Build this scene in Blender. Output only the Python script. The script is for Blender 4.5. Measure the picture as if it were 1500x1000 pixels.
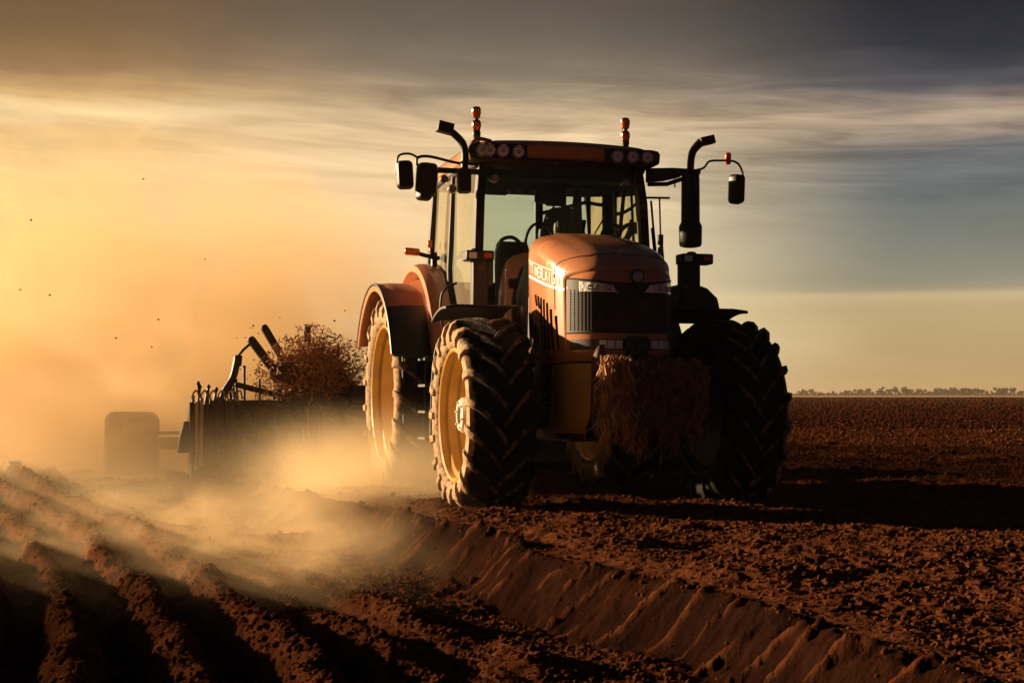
import bpy, bmesh, math, random
import numpy as np
from mathutils import Vector, Matrix, Euler
R_ = math.radians
rng = np.random.default_rng(7)
random.seed(7)
for o in list(bpy.data.objects):
    bpy.data.objects.remove(o)
sc = bpy.context.scene
COL = sc.collection

# ------------------------------------------------------------------ camera
FPX, TH, X0, D0, HC = 2170.0, 0.2663, 0.786, 13.38, 1.01     # lens in photo pixels, tractor heading, place, eye height
cam = bpy.data.cameras.new('camera')
cam.sensor_width = 36
cam.lens = 36 * FPX / 1500
cam.shift_y = 78 / 1500
cam.clip_start, cam.clip_end = 0.1, 20000
cob = bpy.data.objects.new('camera', cam)
COL.objects.link(cob)
cob.location = (0, 0, HC)
cob.rotation_euler = (R_(90), 0, 0)
sc.camera = cob

# ------------------------------------------------------------------ render settings
EXPO = 1.45
sc.view_settings.view_transform = 'Standard'
sc.view_settings.look = 'None'
sc.view_settings.exposure = EXPO
sc.view_settings.gamma = 1
sc.render.engine = 'CYCLES'
sc.cycles.use_denoising = True
sc.cycles.max_bounces = 8
sc.cycles.transparent_max_bounces = 16
sc.cycles.volume_bounces = 2
sc.cycles.volume_step_rate = 1.0
sc.cycles.volume_max_steps = 128
sc.cycles.sample_clamp_indirect = 4

# ------------------------------------------------------------------ sun
SUN_AZ, SUN_EL = R_(-66), R_(12.5)          # azimuth from the view axis (negative: left), elevation
sd = Vector((math.sin(SUN_AZ) * math.cos(SUN_EL), math.cos(SUN_AZ) * math.cos(SUN_EL), math.sin(SUN_EL)))
sl = bpy.data.lights.new('sun', 'SUN')
sl.energy = 5.0
sl.angle = R_(0.6)
sl.color = (1.0, 0.70, 0.41)
so = bpy.data.objects.new('sun', sl)
COL.objects.link(so)
so.rotation_euler = sd.to_track_quat('Z', 'Y').to_euler()
so.location = (-30, 20, 20)

# ------------------------------------------------------------------ sky
def lin(c):
    return tuple(((v / 255) / 12.92 if v <= 10 else ((v / 255 + .055) / 1.055) ** 2.4) for v in c) + (1,)
W = bpy.data.worlds.new('World')
sc.world = W
W.use_nodes = True
nt = W.node_tree
nt.nodes.clear()
N = lambda t, **k: _mk(nt, t, **k)
def _mk(tree, t, **k):
    n = tree.nodes.new(t)
    for a, b in k.items():
        setattr(n, a, b)
    return n
def M(tree, op, a, b=None, c=None, clamp=False):
    n = tree.nodes.new('ShaderNodeMath'); n.operation = op; n.use_clamp = clamp
    for i, v in enumerate((a, b, c)):
        if v is None: continue
        if hasattr(v, 'is_linked') or hasattr(v, 'links'): tree.links.new(v, n.inputs[i])
        else: n.inputs[i].default_value = v
    return n.outputs[0]
def maprange(tree, v, a, b, c=0., d=1., smooth=True):
    n = tree.nodes.new('ShaderNodeMapRange')
    n.interpolation_type = 'SMOOTHSTEP' if smooth else 'LINEAR'
    tree.links.new(v, n.inputs[0])
    for i, x in enumerate((a, b, c, d)): n.inputs[i + 1].default_value = x
    return n.outputs[0]
def mixc(tree, f, a, b, bt='MIX'):
    n = tree.nodes.new('ShaderNodeMix'); n.data_type = 'RGBA'; n.blend_type = bt
    for s, v in ((n.inputs[0], f), (n.inputs[6], a), (n.inputs[7], b)):
        if hasattr(v, 'is_linked') or hasattr(v, 'links'): tree.links.new(v, s)
        elif isinstance(v, (int, float)): s.default_value = v
        else: s.default_value = v if len(v) == 4 else (*v, 1)
    return n.outputs[2]
def ramp(tree, f, stops):
    n = tree.nodes.new('ShaderNodeValToRGB')
    r = n.color_ramp
    r.interpolation = 'EASE' if False else 'LINEAR'
    while len(r.elements) > 1: r.elements.remove(r.elements[0])
    r.elements[0].position = stops[0][0]; r.elements[0].color = stops[0][1]
    for p, c in stops[1:]:
        e = r.elements.new(p); e.color = c
    tree.links.new(f, n.inputs[0])
    return n.outputs[0]
tc = N('ShaderNodeTexCoord')
sx = N('ShaderNodeSeparateXYZ'); nt.links.new(tc.outputs['Generated'], sx.inputs[0])
az = M(nt, 'ARCTAN2', sx.outputs[0], sx.outputs[1])
el0 = M(nt, 'ARCSINE', M(nt, 'MINIMUM', M(nt, 'MAXIMUM', sx.outputs[2], -1), 1))
# drifting layers: warp the elevation a little so that bands are not level
cv = N('ShaderNodeCombineXYZ')
nt.links.new(M(nt, 'MULTIPLY', az, 2.2), cv.inputs[0]); nt.links.new(M(nt, 'MULTIPLY', el0, 7), cv.inputs[1])
nz = N('ShaderNodeTexNoise'); nz.inputs['Scale'].default_value = 1.6; nz.inputs['Detail'].default_value = 5; nz.inputs['Roughness'].default_value = .55
nt.links.new(cv.outputs[0], nz.inputs['Vector'])
warp = M(nt, 'MULTIPLY', M(nt, 'SUBTRACT', nz.outputs[0], .5), .06)
warp = M(nt, 'MULTIPLY', warp, maprange(nt, el0, .06, .16))
el = M(nt, 'ADD', el0, warp)
fac = M(nt, 'MULTIPLY', el, 1 / .6)
yel = lambda y: max(0., math.atan((578 - y) / FPX)) / .6
def stops(lst, hi):
    s = [(yel(y), lin(c)) for y, c in lst]
    return s + hi
topL = [(.56, lin((82, 62, 44))), (.8, lin((44, 38, 34))), (1., lin((30, 30, 34)))]
topC = [(.56, lin((66, 60, 54))), (.8, lin((38, 36, 36))), (1., lin((28, 30, 35)))]
topR = [(.56, lin((32, 34, 41))), (.8, lin((26, 28, 34))), (1., lin((22, 24, 30)))]
rl = ramp(nt, fac, stops([(578, (200, 150, 84)), (480, (208, 162, 96)), (330, (226, 194, 140)), (245, (228, 194, 136)), (210, (216, 182, 126)), (178, (244, 218, 164)), (150, (206, 168, 112)), (110, (146, 114, 78)), (50, (122, 94, 62)), (0, (110, 84, 55))], topL))
rc = ramp(nt, fac, stops([(578, (248, 222, 170)), (480, (248, 224, 176)), (330, (244, 218, 172)), (245, (236, 208, 164)), (205, (222, 194, 152)), (178, (206, 178, 140)), (150, (164, 144, 118)), (110, (134, 120, 102)), (50, (108, 98, 86)), (0, (96, 86, 75))], topC))
rr = ramp(nt, fac, stops([(578, (184, 152, 104)), (520, (190, 163, 116)), (452, (192, 168, 124)), (437, (202, 180, 138)), (428, (158, 148, 122)), (415, (146, 142, 122)), (360, (124, 126, 116)), (300, (104, 110, 110)), (250, (104, 105, 106)), (215, (150, 135, 120)), (185, (176, 154, 132)), (160, (140, 126, 114)), (135, (86, 85, 89)), (90, (48, 50, 59)), (0, (28, 30, 38))], topR))
c1 = mixc(nt, maprange(nt, az, -.31, -.05), rl, rc)
c2 = mixc(nt, maprange(nt, az, .02, .27), c1, rr)
# thin bright streaks of cloud
cv2 = N('ShaderNodeCombineXYZ')
nt.links.new(M(nt, 'MULTIPLY', az, 5.5), cv2.inputs[0])
nt.links.new(M(nt, 'ADD', M(nt, 'MULTIPLY', el0, 62), M(nt, 'MULTIPLY', az, 3.0)), cv2.inputs[1])
n2 = N('ShaderNodeTexNoise'); n2.inputs['Scale'].default_value = 1.45; n2.inputs['Detail'].default_value = 8; n2.inputs['Roughness'].default_value = .6; n2.inputs['Distortion'].default_value = .7
nt.links.new(cv2.outputs[0], n2.inputs['Vector'])
band = M(nt, 'MULTIPLY', maprange(nt, el, .095, .165), maprange(nt, el, .235, .19))
st = M(nt, 'MULTIPLY', M(nt, 'SUBTRACT', n2.outputs[0], .5), M(nt, 'ADD', M(nt, 'MULTIPLY', band, maprange(nt, az, -.3, .15, .9, 1.75)), .10))
gain = M(nt, 'MAXIMUM', M(nt, 'ADD', 1.0, st), .3)
# broad mottling
cv3 = N('ShaderNodeCombineXYZ')
nt.links.new(M(nt, 'MULTIPLY', az, 4), cv3.inputs[0]); nt.links.new(M(nt, 'MULTIPLY', el0, 16), cv3.inputs[1])
n3 = N('ShaderNodeTexNoise'); n3.inputs['Scale'].default_value = 1.4; n3.inputs['Detail'].default_value = 4
nt.links.new(cv3.outputs[0], n3.inputs['Vector'])
gain = M(nt, 'MULTIPLY', gain, M(nt, 'ADD', 1.0, M(nt, 'MULTIPLY', M(nt, 'SUBTRACT', n3.outputs[0], .5), .42)))
c3 = mixc(nt, 1.0, c2, (1, 1, 1, 1), 'MULTIPLY')
# away from the sunset the cloud deck is dark and blue
back = M(nt, 'MAXIMUM', maprange(nt, az, .42, 1.0), maprange(nt, M(nt, 'MULTIPLY', az, -1), .6, 1.2))
c4 = mixc(nt, back, c3, lin((24, 27, 36)))
# bright round the sun
dt = N('ShaderNodeVectorMath', operation='DOT_PRODUCT'); nt.links.new(tc.outputs['Generated'], dt.inputs[0]); dt.inputs[1].default_value = sd
glow = M(nt, 'MULTIPLY', M(nt, 'POWER', M(nt, 'MAXIMUM', dt.outputs['Value'], 0), 20), .7)
gain = M(nt, 'ADD', gain, glow)
vm = N('ShaderNodeVectorMath', operation='SCALE'); nt.links.new(c4, vm.inputs[0]); nt.links.new(gain, vm.inputs['Scale'])
bg = N('ShaderNodeBackground'); nt.links.new(vm.outputs[0], bg.inputs[0]); bg.inputs[1].default_value = 2 ** -EXPO
sky = N('ShaderNodeTexSky', sky_type='NISHITA', sun_disc=False)
sky.sun_elevation = SUN_EL
sky.sun_rotation = SUN_AZ
sky.dust_density = 4
bg2 = N('ShaderNodeBackground'); nt.links.new(sky.outputs[0], bg2.inputs[0]); bg2.inputs[1].default_value = .0008
ad = N('ShaderNodeAddShader'); nt.links.new(bg.outputs[0], ad.inputs[0]); nt.links.new(bg2.outputs[0], ad.inputs[1])
wo = N('ShaderNodeOutputWorld'); nt.links.new(ad.outputs[0], wo.inputs[0])

# ------------------------------------------------------------------ materials
def mat(name, base, rough=.6, metal=0., spec=.5, vary=.0, vscale=8., bump=0., bscale=30., coat=0., dirt=None, dirt_amt=0., dscale=6., obj=True):
    m = bpy.data.materials.new(name); m.use_nodes = True
    t = m.node_tree; b = t.nodes['Principled BSDF']
    b.inputs['Base Color'].default_value = (*base, 1)
    b.inputs['Roughness'].default_value = rough; b.inputs['Metallic'].default_value = metal
    b.inputs['Specular IOR Level'].default_value = spec
    b.inputs['Coat Weight'].default_value = coat; b.inputs['Coat Roughness'].default_value = .12
    co = t.nodes.new('ShaderNodeTexCoord').outputs['Object']
    col = None
    if vary or dirt:
        n = t.nodes.new('ShaderNodeTexNoise'); n.inputs['Scale'].default_value = vscale; n.inputs['Detail'].default_value = 6
        t.links.new(co, n.inputs['Vector'])
        f = maprange(t, n.outputs[0], .3, .7, 1 - vary, 1 + vary, False)
        vmn = t.nodes.new('ShaderNodeVectorMath'); vmn.operation = 'SCALE'; vmn.inputs[0].default_value = base
        t.links.new(f, vmn.inputs['Scale']); col = vmn.outputs[0]
    if dirt:
        n = t.nodes.new('ShaderNodeTexNoise'); n.inputs['Scale'].default_value = dscale; n.inputs['Detail'].default_value = 9; n.inputs['Roughness'].default_value = .65
        t.links.new(co, n.inputs['Vector'])
        f = maprange(t, n.outputs[0], .62 - dirt_amt * .4, .78 - dirt_amt * .3)
        f = M(t, 'MULTIPLY', f, min(1, .35 + dirt_amt))
        col = mixc(t, f, col, dirt)
        t.links.new(M(t, 'ADD', M(t, 'MULTIPLY', f, .9 - rough), rough), b.inputs['Roughness'])
        if coat: t.links.new(M(t, 'MULTIPLY', M(t, 'SUBTRACT', 1., f), coat), b.inputs['Coat Weight'])
    if col is not None: t.links.new(col, b.inputs['Base Color'])
    if bump:
        n = t.nodes.new('ShaderNodeTexNoise'); n.inputs['Scale'].default_value = bscale; n.inputs['Detail'].default_value = 7; n.inputs['Roughness'].default_value = .6
        t.links.new(co, n.inputs['Vector'])
        bp = t.nodes.new('ShaderNodeBump'); bp.inputs['Strength'].default_value = bump; bp.inputs['Distance'].default_value = .02
        t.links.new(n.outputs[0], bp.inputs['Height']); t.links.new(bp.outputs[0], b.inputs['Normal'])
    return m
DUST = (.34, .22, .13)
PAINT = mat('copper_paint', (.50, .20, .094), .24, vary=.08, vscale=3, coat=.6, dirt=DUST, dirt_amt=.16, dscale=2.6)
YEL = mat('yellow_paint', (.50, .29, .055), .42, vary=.12, vscale=5, coat=.1, dirt=(.36, .24, .12), dirt_amt=.3, dscale=4)
BLK = mat('black_plastic', (.012, .011, .012), .5, vary=.2, dirt=DUST, dirt_amt=.1, dscale=5)
IRON = mat('dark_iron', (.018, .015, .013), .55, vary=.3, dirt=(.12, .075, .045), dirt_amt=.25, dscale=5, bump=.15)
RUST = mat('worn_iron', (.055, .033, .022), .65, vary=.4, dirt=(.20, .12, .06), dirt_amt=.3, dscale=5, bump=.3)
GRILLE = mat('grille_mesh', (.011, .010, .010), .5, dirt=(.085, .058, .034), dirt_amt=.3, dscale=2.5)
OLIVE = mat('dusty_black', (.05, .042, .028), .6, vary=.2, dirt=DUST, dirt_amt=.2)
VENT = mat('vent_hole', (.006, .005, .005), 1., spec=0.)
WHITE = mat('white_decal', (.80, .78, .74), .5)
HUB = mat('hub_paint', (.55, .48, .38), .5, vary=.15, dirt=DUST, dirt_amt=.3)
CHROME = mat('grey_metal', (.45, .44, .43), .32, metal=.8, vary=.1)
LINING = mat('roof_lining', (.05, .066, .072), .8, vary=.25)  # bluish tone stands in for sky reflected in the windscreen
ROPE = mat('muddy_straw', (.17, .085, .055), .8, vary=.4, vscale=12)
SEAT = mat('seat_cloth', (.02, .022, .024), .85, vary=.3, bump=.2)
STEEL = mat('dusty_steel', (.30, .22, .15), .45, metal=.4, vary=.25)
STRAW = mat('straw', (.46, .25, .12), .8, vary=.45, vscale=14)
MUD = mat('wet_mud', (.11, .055, .036), .75, vary=.35, bump=.8, bscale=40)
BARK = mat('bark', (.045, .03, .02), .9, vary=.3)
LEAF = mat('tree_leaves', (.030, .026, .013), .8, vary=.4, vscale=.4)

def lens_mat(name, base, amber=False):
    m = bpy.data.materials.new(name); m.use_nodes = True
    t = m.node_tree; b = t.nodes['Principled BSDF']
    b.inputs['Base Color'].default_value = (*base, 1)
    b.inputs['Roughness'].default_value = .18
    b.inputs['Coat Weight'].default_value = .6
    b.inputs['Coat Roughness'].default_value = .05
    if amber:
        b.inputs['Subsurface Weight'].default_value = .8
        b.inputs['Subsurface Radius'].default_value = (.06, .03, .01)
        b.inputs['Transmission Weight'].default_value = .25
    else:
        b.inputs['Metallic'].default_value = .0
    co = t.nodes.new('ShaderNodeTexCoord').outputs['Object']
    w = t.nodes.new('ShaderNodeTexVoronoi'); w.inputs['Scale'].default_value = 26
    t.links.new(co, w.inputs['Vector'])
    bp = t.nodes.new('ShaderNodeBump'); bp.inputs['Strength'].default_value = .5; bp.inputs['Distance'].default_value = .01
    t.links.new(w.outputs[0], bp.inputs['Height']); t.links.new(bp.outputs[0], b.inputs['Normal'])
    return m
LENS = lens_mat('lamp_glass', (.85, .85, .84))
AMBER = lens_mat('amber_lens', (.85, .20, .02), True)
REDL = lens_mat('red_lens', (.75, .08, .02), True)

def glass_mat(name, tint, dust):
    m = bpy.data.materials.new(name); m.use_nodes = True
    t = m.node_tree; t.nodes.remove(t.nodes['Principled BSDF'])
    tr = t.nodes.new('ShaderNodeBsdfTransparent'); tr.inputs[0].default_value = (*tint, 1)
    gl = t.nodes.new('ShaderNodeBsdfGlossy'); gl.inputs['Roughness'].default_value = .03
    fr = t.nodes.new('ShaderNodeFresnel'); fr.inputs[0].default_value = 1.5
    mx = t.nodes.new('ShaderNodeMixShader')
    t.links.new(M(t, 'MINIMUM', M(t, 'MULTIPLY', fr.outputs[0], 1.05), 1), mx.inputs[0]); t.links.new(tr.outputs[0], mx.inputs[1]); t.links.new(gl.outputs[0], mx.inputs[2])
    df = t.nodes.new('ShaderNodeBsdfDiffuse'); df.inputs[0].default_value = (.72, .62, .45, 1)
    tl = t.nodes.new('ShaderNodeBsdfTranslucent'); tl.inputs[0].default_value = (.72, .62, .45, 1)
    a2 = t.nodes.new('ShaderNodeMixShader'); a2.inputs[0].default_value = .5
    t.links.new(df.outputs[0], a2.inputs[1]); t.links.new(tl.outputs[0], a2.inputs[2])
    co = t.nodes.new('ShaderNodeTexCoord').outputs['Object']
    mp = t.nodes.new('ShaderNodeMapping'); mp.inputs['Scale'].default_value = (1, 5, .7); t.links.new(co, mp.inputs[0])
    n = t.nodes.new('ShaderNodeTexNoise'); n.inputs['Scale'].default_value = 2.5; n.inputs['Detail'].default_value = 6
    t.links.new(mp.outputs[0], n.inputs['Vector'])
    f = maprange(t, n.outputs[0], .3, .75, dust * .7, dust)
    m2 = t.nodes.new('ShaderNodeMixShader'); t.links.new(f, m2.inputs[0]); t.links.new(mx.outputs[0], m2.inputs[1]); t.links.new(a2.outputs[0], m2.inputs[2])
    t.links.new(m2.outputs[0], t.nodes['Material Output'].inputs[0])
    return m
GLASS = glass_mat('windscreen_glass', (.70, .81, .80), .010)
SGLASS = glass_mat('dusty_glare_glass', (.88, .90, .78), .36)  # dust film made heavier on the left to imitate glare

def tyre_mat(name, w, Rr, inner=.06):
    m = bpy.data.materials.new(name); m.use_nodes = True
    t = m.node_tree; b = t.nodes['Principled BSDF']
    b.inputs['Roughness'].default_value = .85; b.inputs['Specular IOR Level'].default_value = .08
    co = t.nodes.new('ShaderNodeTexCoord').outputs['Object']
    s = t.nodes.new('ShaderNodeSeparateXYZ'); t.links.new(co, s.inputs[0])
    ax = M(t, 'ABSOLUTE', s.outputs[0])
    rad = M(t, 'POWER', M(t, 'ADD', M(t, 'POWER', s.outputs[1], 2.), M(t, 'POWER', s.outputs[2], 2.)), .5)
    n = t.nodes.new('ShaderNodeTexNoise'); n.inputs['Scale'].default_value = 9; n.inputs['Detail'].default_value = 9; n.inputs['Roughness'].default_value = .68
    t.links.new(co, n.inputs['Vector'])
    n2 = t.nodes.new('ShaderNodeTexNoise'); n2.inputs['Scale'].default_value = 26; n2.inputs['Detail'].default_value = 7
    t.links.new(co, n2.inputs['Vector'])
    side = maprange(t, M(t, 'ADD', ax, M(t, 'MULTIPLY', M(t, 'SUBTRACT', n.outputs[0], .5), .16)), w * .415, w * .455)
    side = M(t, 'MULTIPLY', side, maprange(t, s.outputs[0], -.02, .02, 1., inner))  # inner side gets less mud, darkened to imitate its shade
    # thin dusty film on the lug tops
    top = maprange(t, M(t, 'ADD', rad, M(t, 'MULTIPLY', M(t, 'SUBTRACT', n2.outputs[0], .5), .05)), Rr * .975, Rr * 1.0)
    f = M(t, 'MAXIMUM', M(t, 'MULTIPLY', side, maprange(t, n.outputs[0], .25, .5, .75, 1.)), M(t, 'MULTIPLY', top, maprange(t, n.outputs[0], .42, .58, .05, .5)))
    f = M(t, 'MULTIPLY', f, maprange(t, s.outputs[0], w * .30, w * .40, 1., max(inner, .06)))
    dcol = mixc(t, maprange(t, n2.outputs[0], .35, .65), (.28, .18, .10, 1), (.46, .33, .21, 1))
    t.links.new(mixc(t, f, (.014, .013, .014, 1), dcol), b.inputs['Base Color'])
    bp = t.nodes.new('ShaderNodeBump'); bp.inputs['Strength'].default_value = .7; bp.inputs['Distance'].default_value = .015
    t.links.new(M(t, 'ADD', n.outputs[0], M(t, 'MULTIPLY', n2.outputs[0], .5)), bp.inputs['Height']); t.links.new(bp.outputs[0], b.inputs['Normal'])
    return m

# ------------------------------------------------------------------ mesh helpers
def link(name, me, m, parent=None, sharp=35, bevel=0.):
    o = bpy.data.objects.new(name, me)
    COL.objects.link(o)
    if m is not None: me.materials.append(m)
    if parent is not None: o.parent = parent
    if sharp is not None and len(me.polygons):
        me.polygons.foreach_set('use_smooth', np.ones(len(me.polygons), bool))
        me.set_sharp_from_angle(angle=R_(sharp))
    if bevel:
        md = o.modifiers.new('bevel', 'BEVEL'); md.width = bevel; md.segments = 2; md.limit_method = 'ANGLE'; md.angle_limit = R_(40)
    return o
class MB:
    def __init__(s): s.v = []; s.f = []
    def add(s, vs, fs):
        k = len(s.v); s.v += [tuple(map(float, v)) for v in vs]; s.f += [tuple(i + k for i in f) for f in fs]; return s
    def box(s, c, d, rot=None):
        x, y, z = (q / 2 for q in d)
        vs = [Vector(p) for p in ((-x, -y, -z), (x, -y, -z), (x, y, -z), (-x, y, -z), (-x, -y, z), (x, -y, z), (x, y, z), (-x, y, z))]
        if rot is not None:
            m = Euler(rot).to_matrix(); vs = [m @ v for v in vs]
        vs = [v + Vector(c) for v in vs]
        return s.add(vs, [(3, 2, 1, 0), (4, 5, 6, 7), (0, 1, 5, 4), (1, 2, 6, 5), (2, 3, 7, 6), (3, 0, 4, 7)])
    def b2(s, a, b):      # box by two corners
        return s.box([(p + q) / 2 for p, q in zip(a, b)], [abs(q - p) for p, q in zip(a, b)])
    def tube(s, pts, r, n=10, cap=True, flat=None):
        P = [Vector(p) for p in pts]; k = len(P)
        rr = r if isinstance(r, (list, tuple)) else [r] * k
        rings = []; up = None
        for i in range(k):
            t = (P[min(i + 1, k - 1)] - P[max(i - 1, 0)]).normalized()
            if up is None:
                up = Vector((0, 0, 1)) if abs(t.z) < .9 else Vector((0, 1, 0))
            a = t.cross(up).normalized(); b = a.cross(t).normalized(); up = b
            q = rr[i]; fa, fb = (q, q) if flat is None else (q * flat[0], q * flat[1])
            rings.append([P[i] + a * math.cos(2 * math.pi * j / n) * fa + b * math.sin(2 * math.pi * j / n) * fb for j in range(n)])
        return s.loft(rings, True, cap)
    def loft(s, rings, closed=True, cap=True):
        n = len(rings[0]); vs = [p for r in rings for p in r]; fs = []
        for i in range(len(rings) - 1):
            for j in range(n if closed else n - 1):
                a, b = i * n + j, i * n + (j + 1) % n
                fs.append((a, b, b + n, a + n))
        if cap and closed:
            fs.append(tuple(range(n))[::-1]); fs.append(tuple((len(rings) - 1) * n + j for j in range(n)))
        return s.add(vs, fs)
    def lathe(s, prof, c=(0, 0, 0), axis='x', n=48, cap=False):
        rings = []
        for a, r in prof:
            ring = []
            for j in range(n):
                p = 2 * math.pi * j / n; u, v = r * math.cos(p), r * math.sin(p)
                q = {'x': (a, u, v), 'y': (u, a, v), 'z': (u, v, a)}[axis]
                ring.append([q[i] + c[i] for i in range(3)])
            rings.append(ring)
        return s.loft(rings, True, cap)
    def prism(s, poly, d0, d1, axis='y'):      # outline in the other two axes, extruded
        def P(u, v, d): return {'y': (u, d, v), 'x': (d, u, v), 'z': (u, v, d)}[axis]
        n = len(poly)
        return s.add([P(u, v, d0) for u, v in poly] + [P(u, v, d1) for u, v in poly],
                     [tuple(range(n)), tuple(range(n, 2 * n))[::-1]] + [(i, i + n, (i + 1) % n + n, (i + 1) % n) for i in range(n)])
    def build(s, name, m, parent=None, sharp=35, bevel=0., loc=None):
        me = bpy.data.meshes.new(name)
        me.from_pydata(s.v, [], s.f)
        bm = bmesh.new(); bm.from_mesh(me)
        bmesh.ops.recalc_face_normals(bm, faces=bm.faces); bm.to_mesh(me); bm.free()
        o = link(name, me, m, parent, sharp, bevel)
        if loc: o.location = loc
        return o
def smooth_path(pts, n=6):
    P = [Vector(p) for p in pts]; out = []
    for i in range(len(P) - 1):
        p0, p1, p2, p3 = P[max(i - 1, 0)], P[i], P[i + 1], P[min(i + 2, len(P) - 1)]
        for j in range(n):
            t = j / n
            out.append(.5 * ((2 * p1) + (p2 - p0) * t + (2 * p0 - 5 * p1 + 4 * p2 - p3) * t * t + (3 * p1 - p0 - 3 * p2 + p3) * t ** 3))
    return out + [P[-1]]
def rrect(w, h, r, n=5, c=(0, 0)):
    pts = []
    for sx_, sy_, a0 in ((1, 1, 0), (-1, 1, 90), (-1, -1, 180), (1, -1, 270)):
        for j in range(n + 1):
            a = R_(a0 + 90 * j / n)
            pts.append((c[0] + sx_ * (w / 2 - r) + r * math.cos(a), c[1] + sy_ * (h / 2 - r) + r * math.sin(a)))
    return pts
def tag(o, label=None, cat=None, group=None, kind=None):
    if label: o['label'] = label
    if cat: o['category'] = cat
    if group: o['group'] = group
    if kind: o['kind'] = kind
    return o
def empty(name, loc, rz=0):
    o = bpy.data.objects.new(name, None); COL.objects.link(o)
    o.location = loc; o.rotation_euler = (0, 0, rz); o.empty_display_size = .2
    return o
cT, sT = math.cos(TH), math.sin(TH)
def w2(x, y):           # tractor frame to world, plan
    return X0 + cT * x - sT * y, D0 + sT * x + cT * y
def copy_tree(o, parent=None):
    c = o.copy(); COL.objects.link(c)
    if parent is not None: c.parent = parent
    for ch in list(o.children): copy_tree(ch, c)
    return c

# ------------------------------------------------------------------ numpy noise
_perm = np.random.default_rng(3).permutation(512)
def _h(ix, iy, sd_): return _perm[(_perm[(ix + sd_ * 17) & 511] + iy) & 511] / 511.0
def vnoise(x, y, sd_=0):
    ix, iy = np.floor(x).astype(np.int64), np.floor(y).astype(np.int64)
    fx, fy = x - ix, y - iy
    ux, uy = fx * fx * fx * (fx * (fx * 6 - 15) + 10), fy * fy * fy * (fy * (fy * 6 - 15) + 10)
    a, b, c, d = _h(ix, iy, sd_), _h(ix + 1, iy, sd_), _h(ix, iy + 1, sd_), _h(ix + 1, iy + 1, sd_)
    return (a + (b - a) * ux) * (1 - uy) + (c + (d - c) * ux) * uy
def fbm(x, y, sd_=0, oc=4, g=.5):
    s, a, t = 0., 1., 0.
    for k in range(oc):
        ca, sa = math.cos(k * .7), math.sin(k * .7)
        s = s + a * vnoise((x * ca - y * sa) * 2 ** k, (x * sa + y * ca) * 2 ** k, sd_ + k); t += a; a *= g
    return s / t
def clods(x, y, sd_):      # rounded lumps with sharp gaps (cellular)
    ix, iy = np.floor(x).astype(np.int64), np.floor(y).astype(np.int64)
    best = np.full(np.shape(x), 9.)
    for dx in (-1, 0, 1):
        for dy in (-1, 0, 1):
            cx, cy = ix + dx, iy + dy
            px, py = cx + _h(cx, cy, sd_), cy + _h(cx, cy, sd_ + 5)
            rr_ = .55 + .75 * _h(cx, cy, sd_ + 9)
            best = np.minimum(best, ((x - px) ** 2 + (y - py) ** 2) / rr_ ** 2)
    return np.sqrt(np.maximum(0, 1 - best))
sstep = lambda a, b, v: (lambda t: t * t * (3 - 2 * t))(np.clip((v - a) / (b - a), 0, 1))

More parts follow.
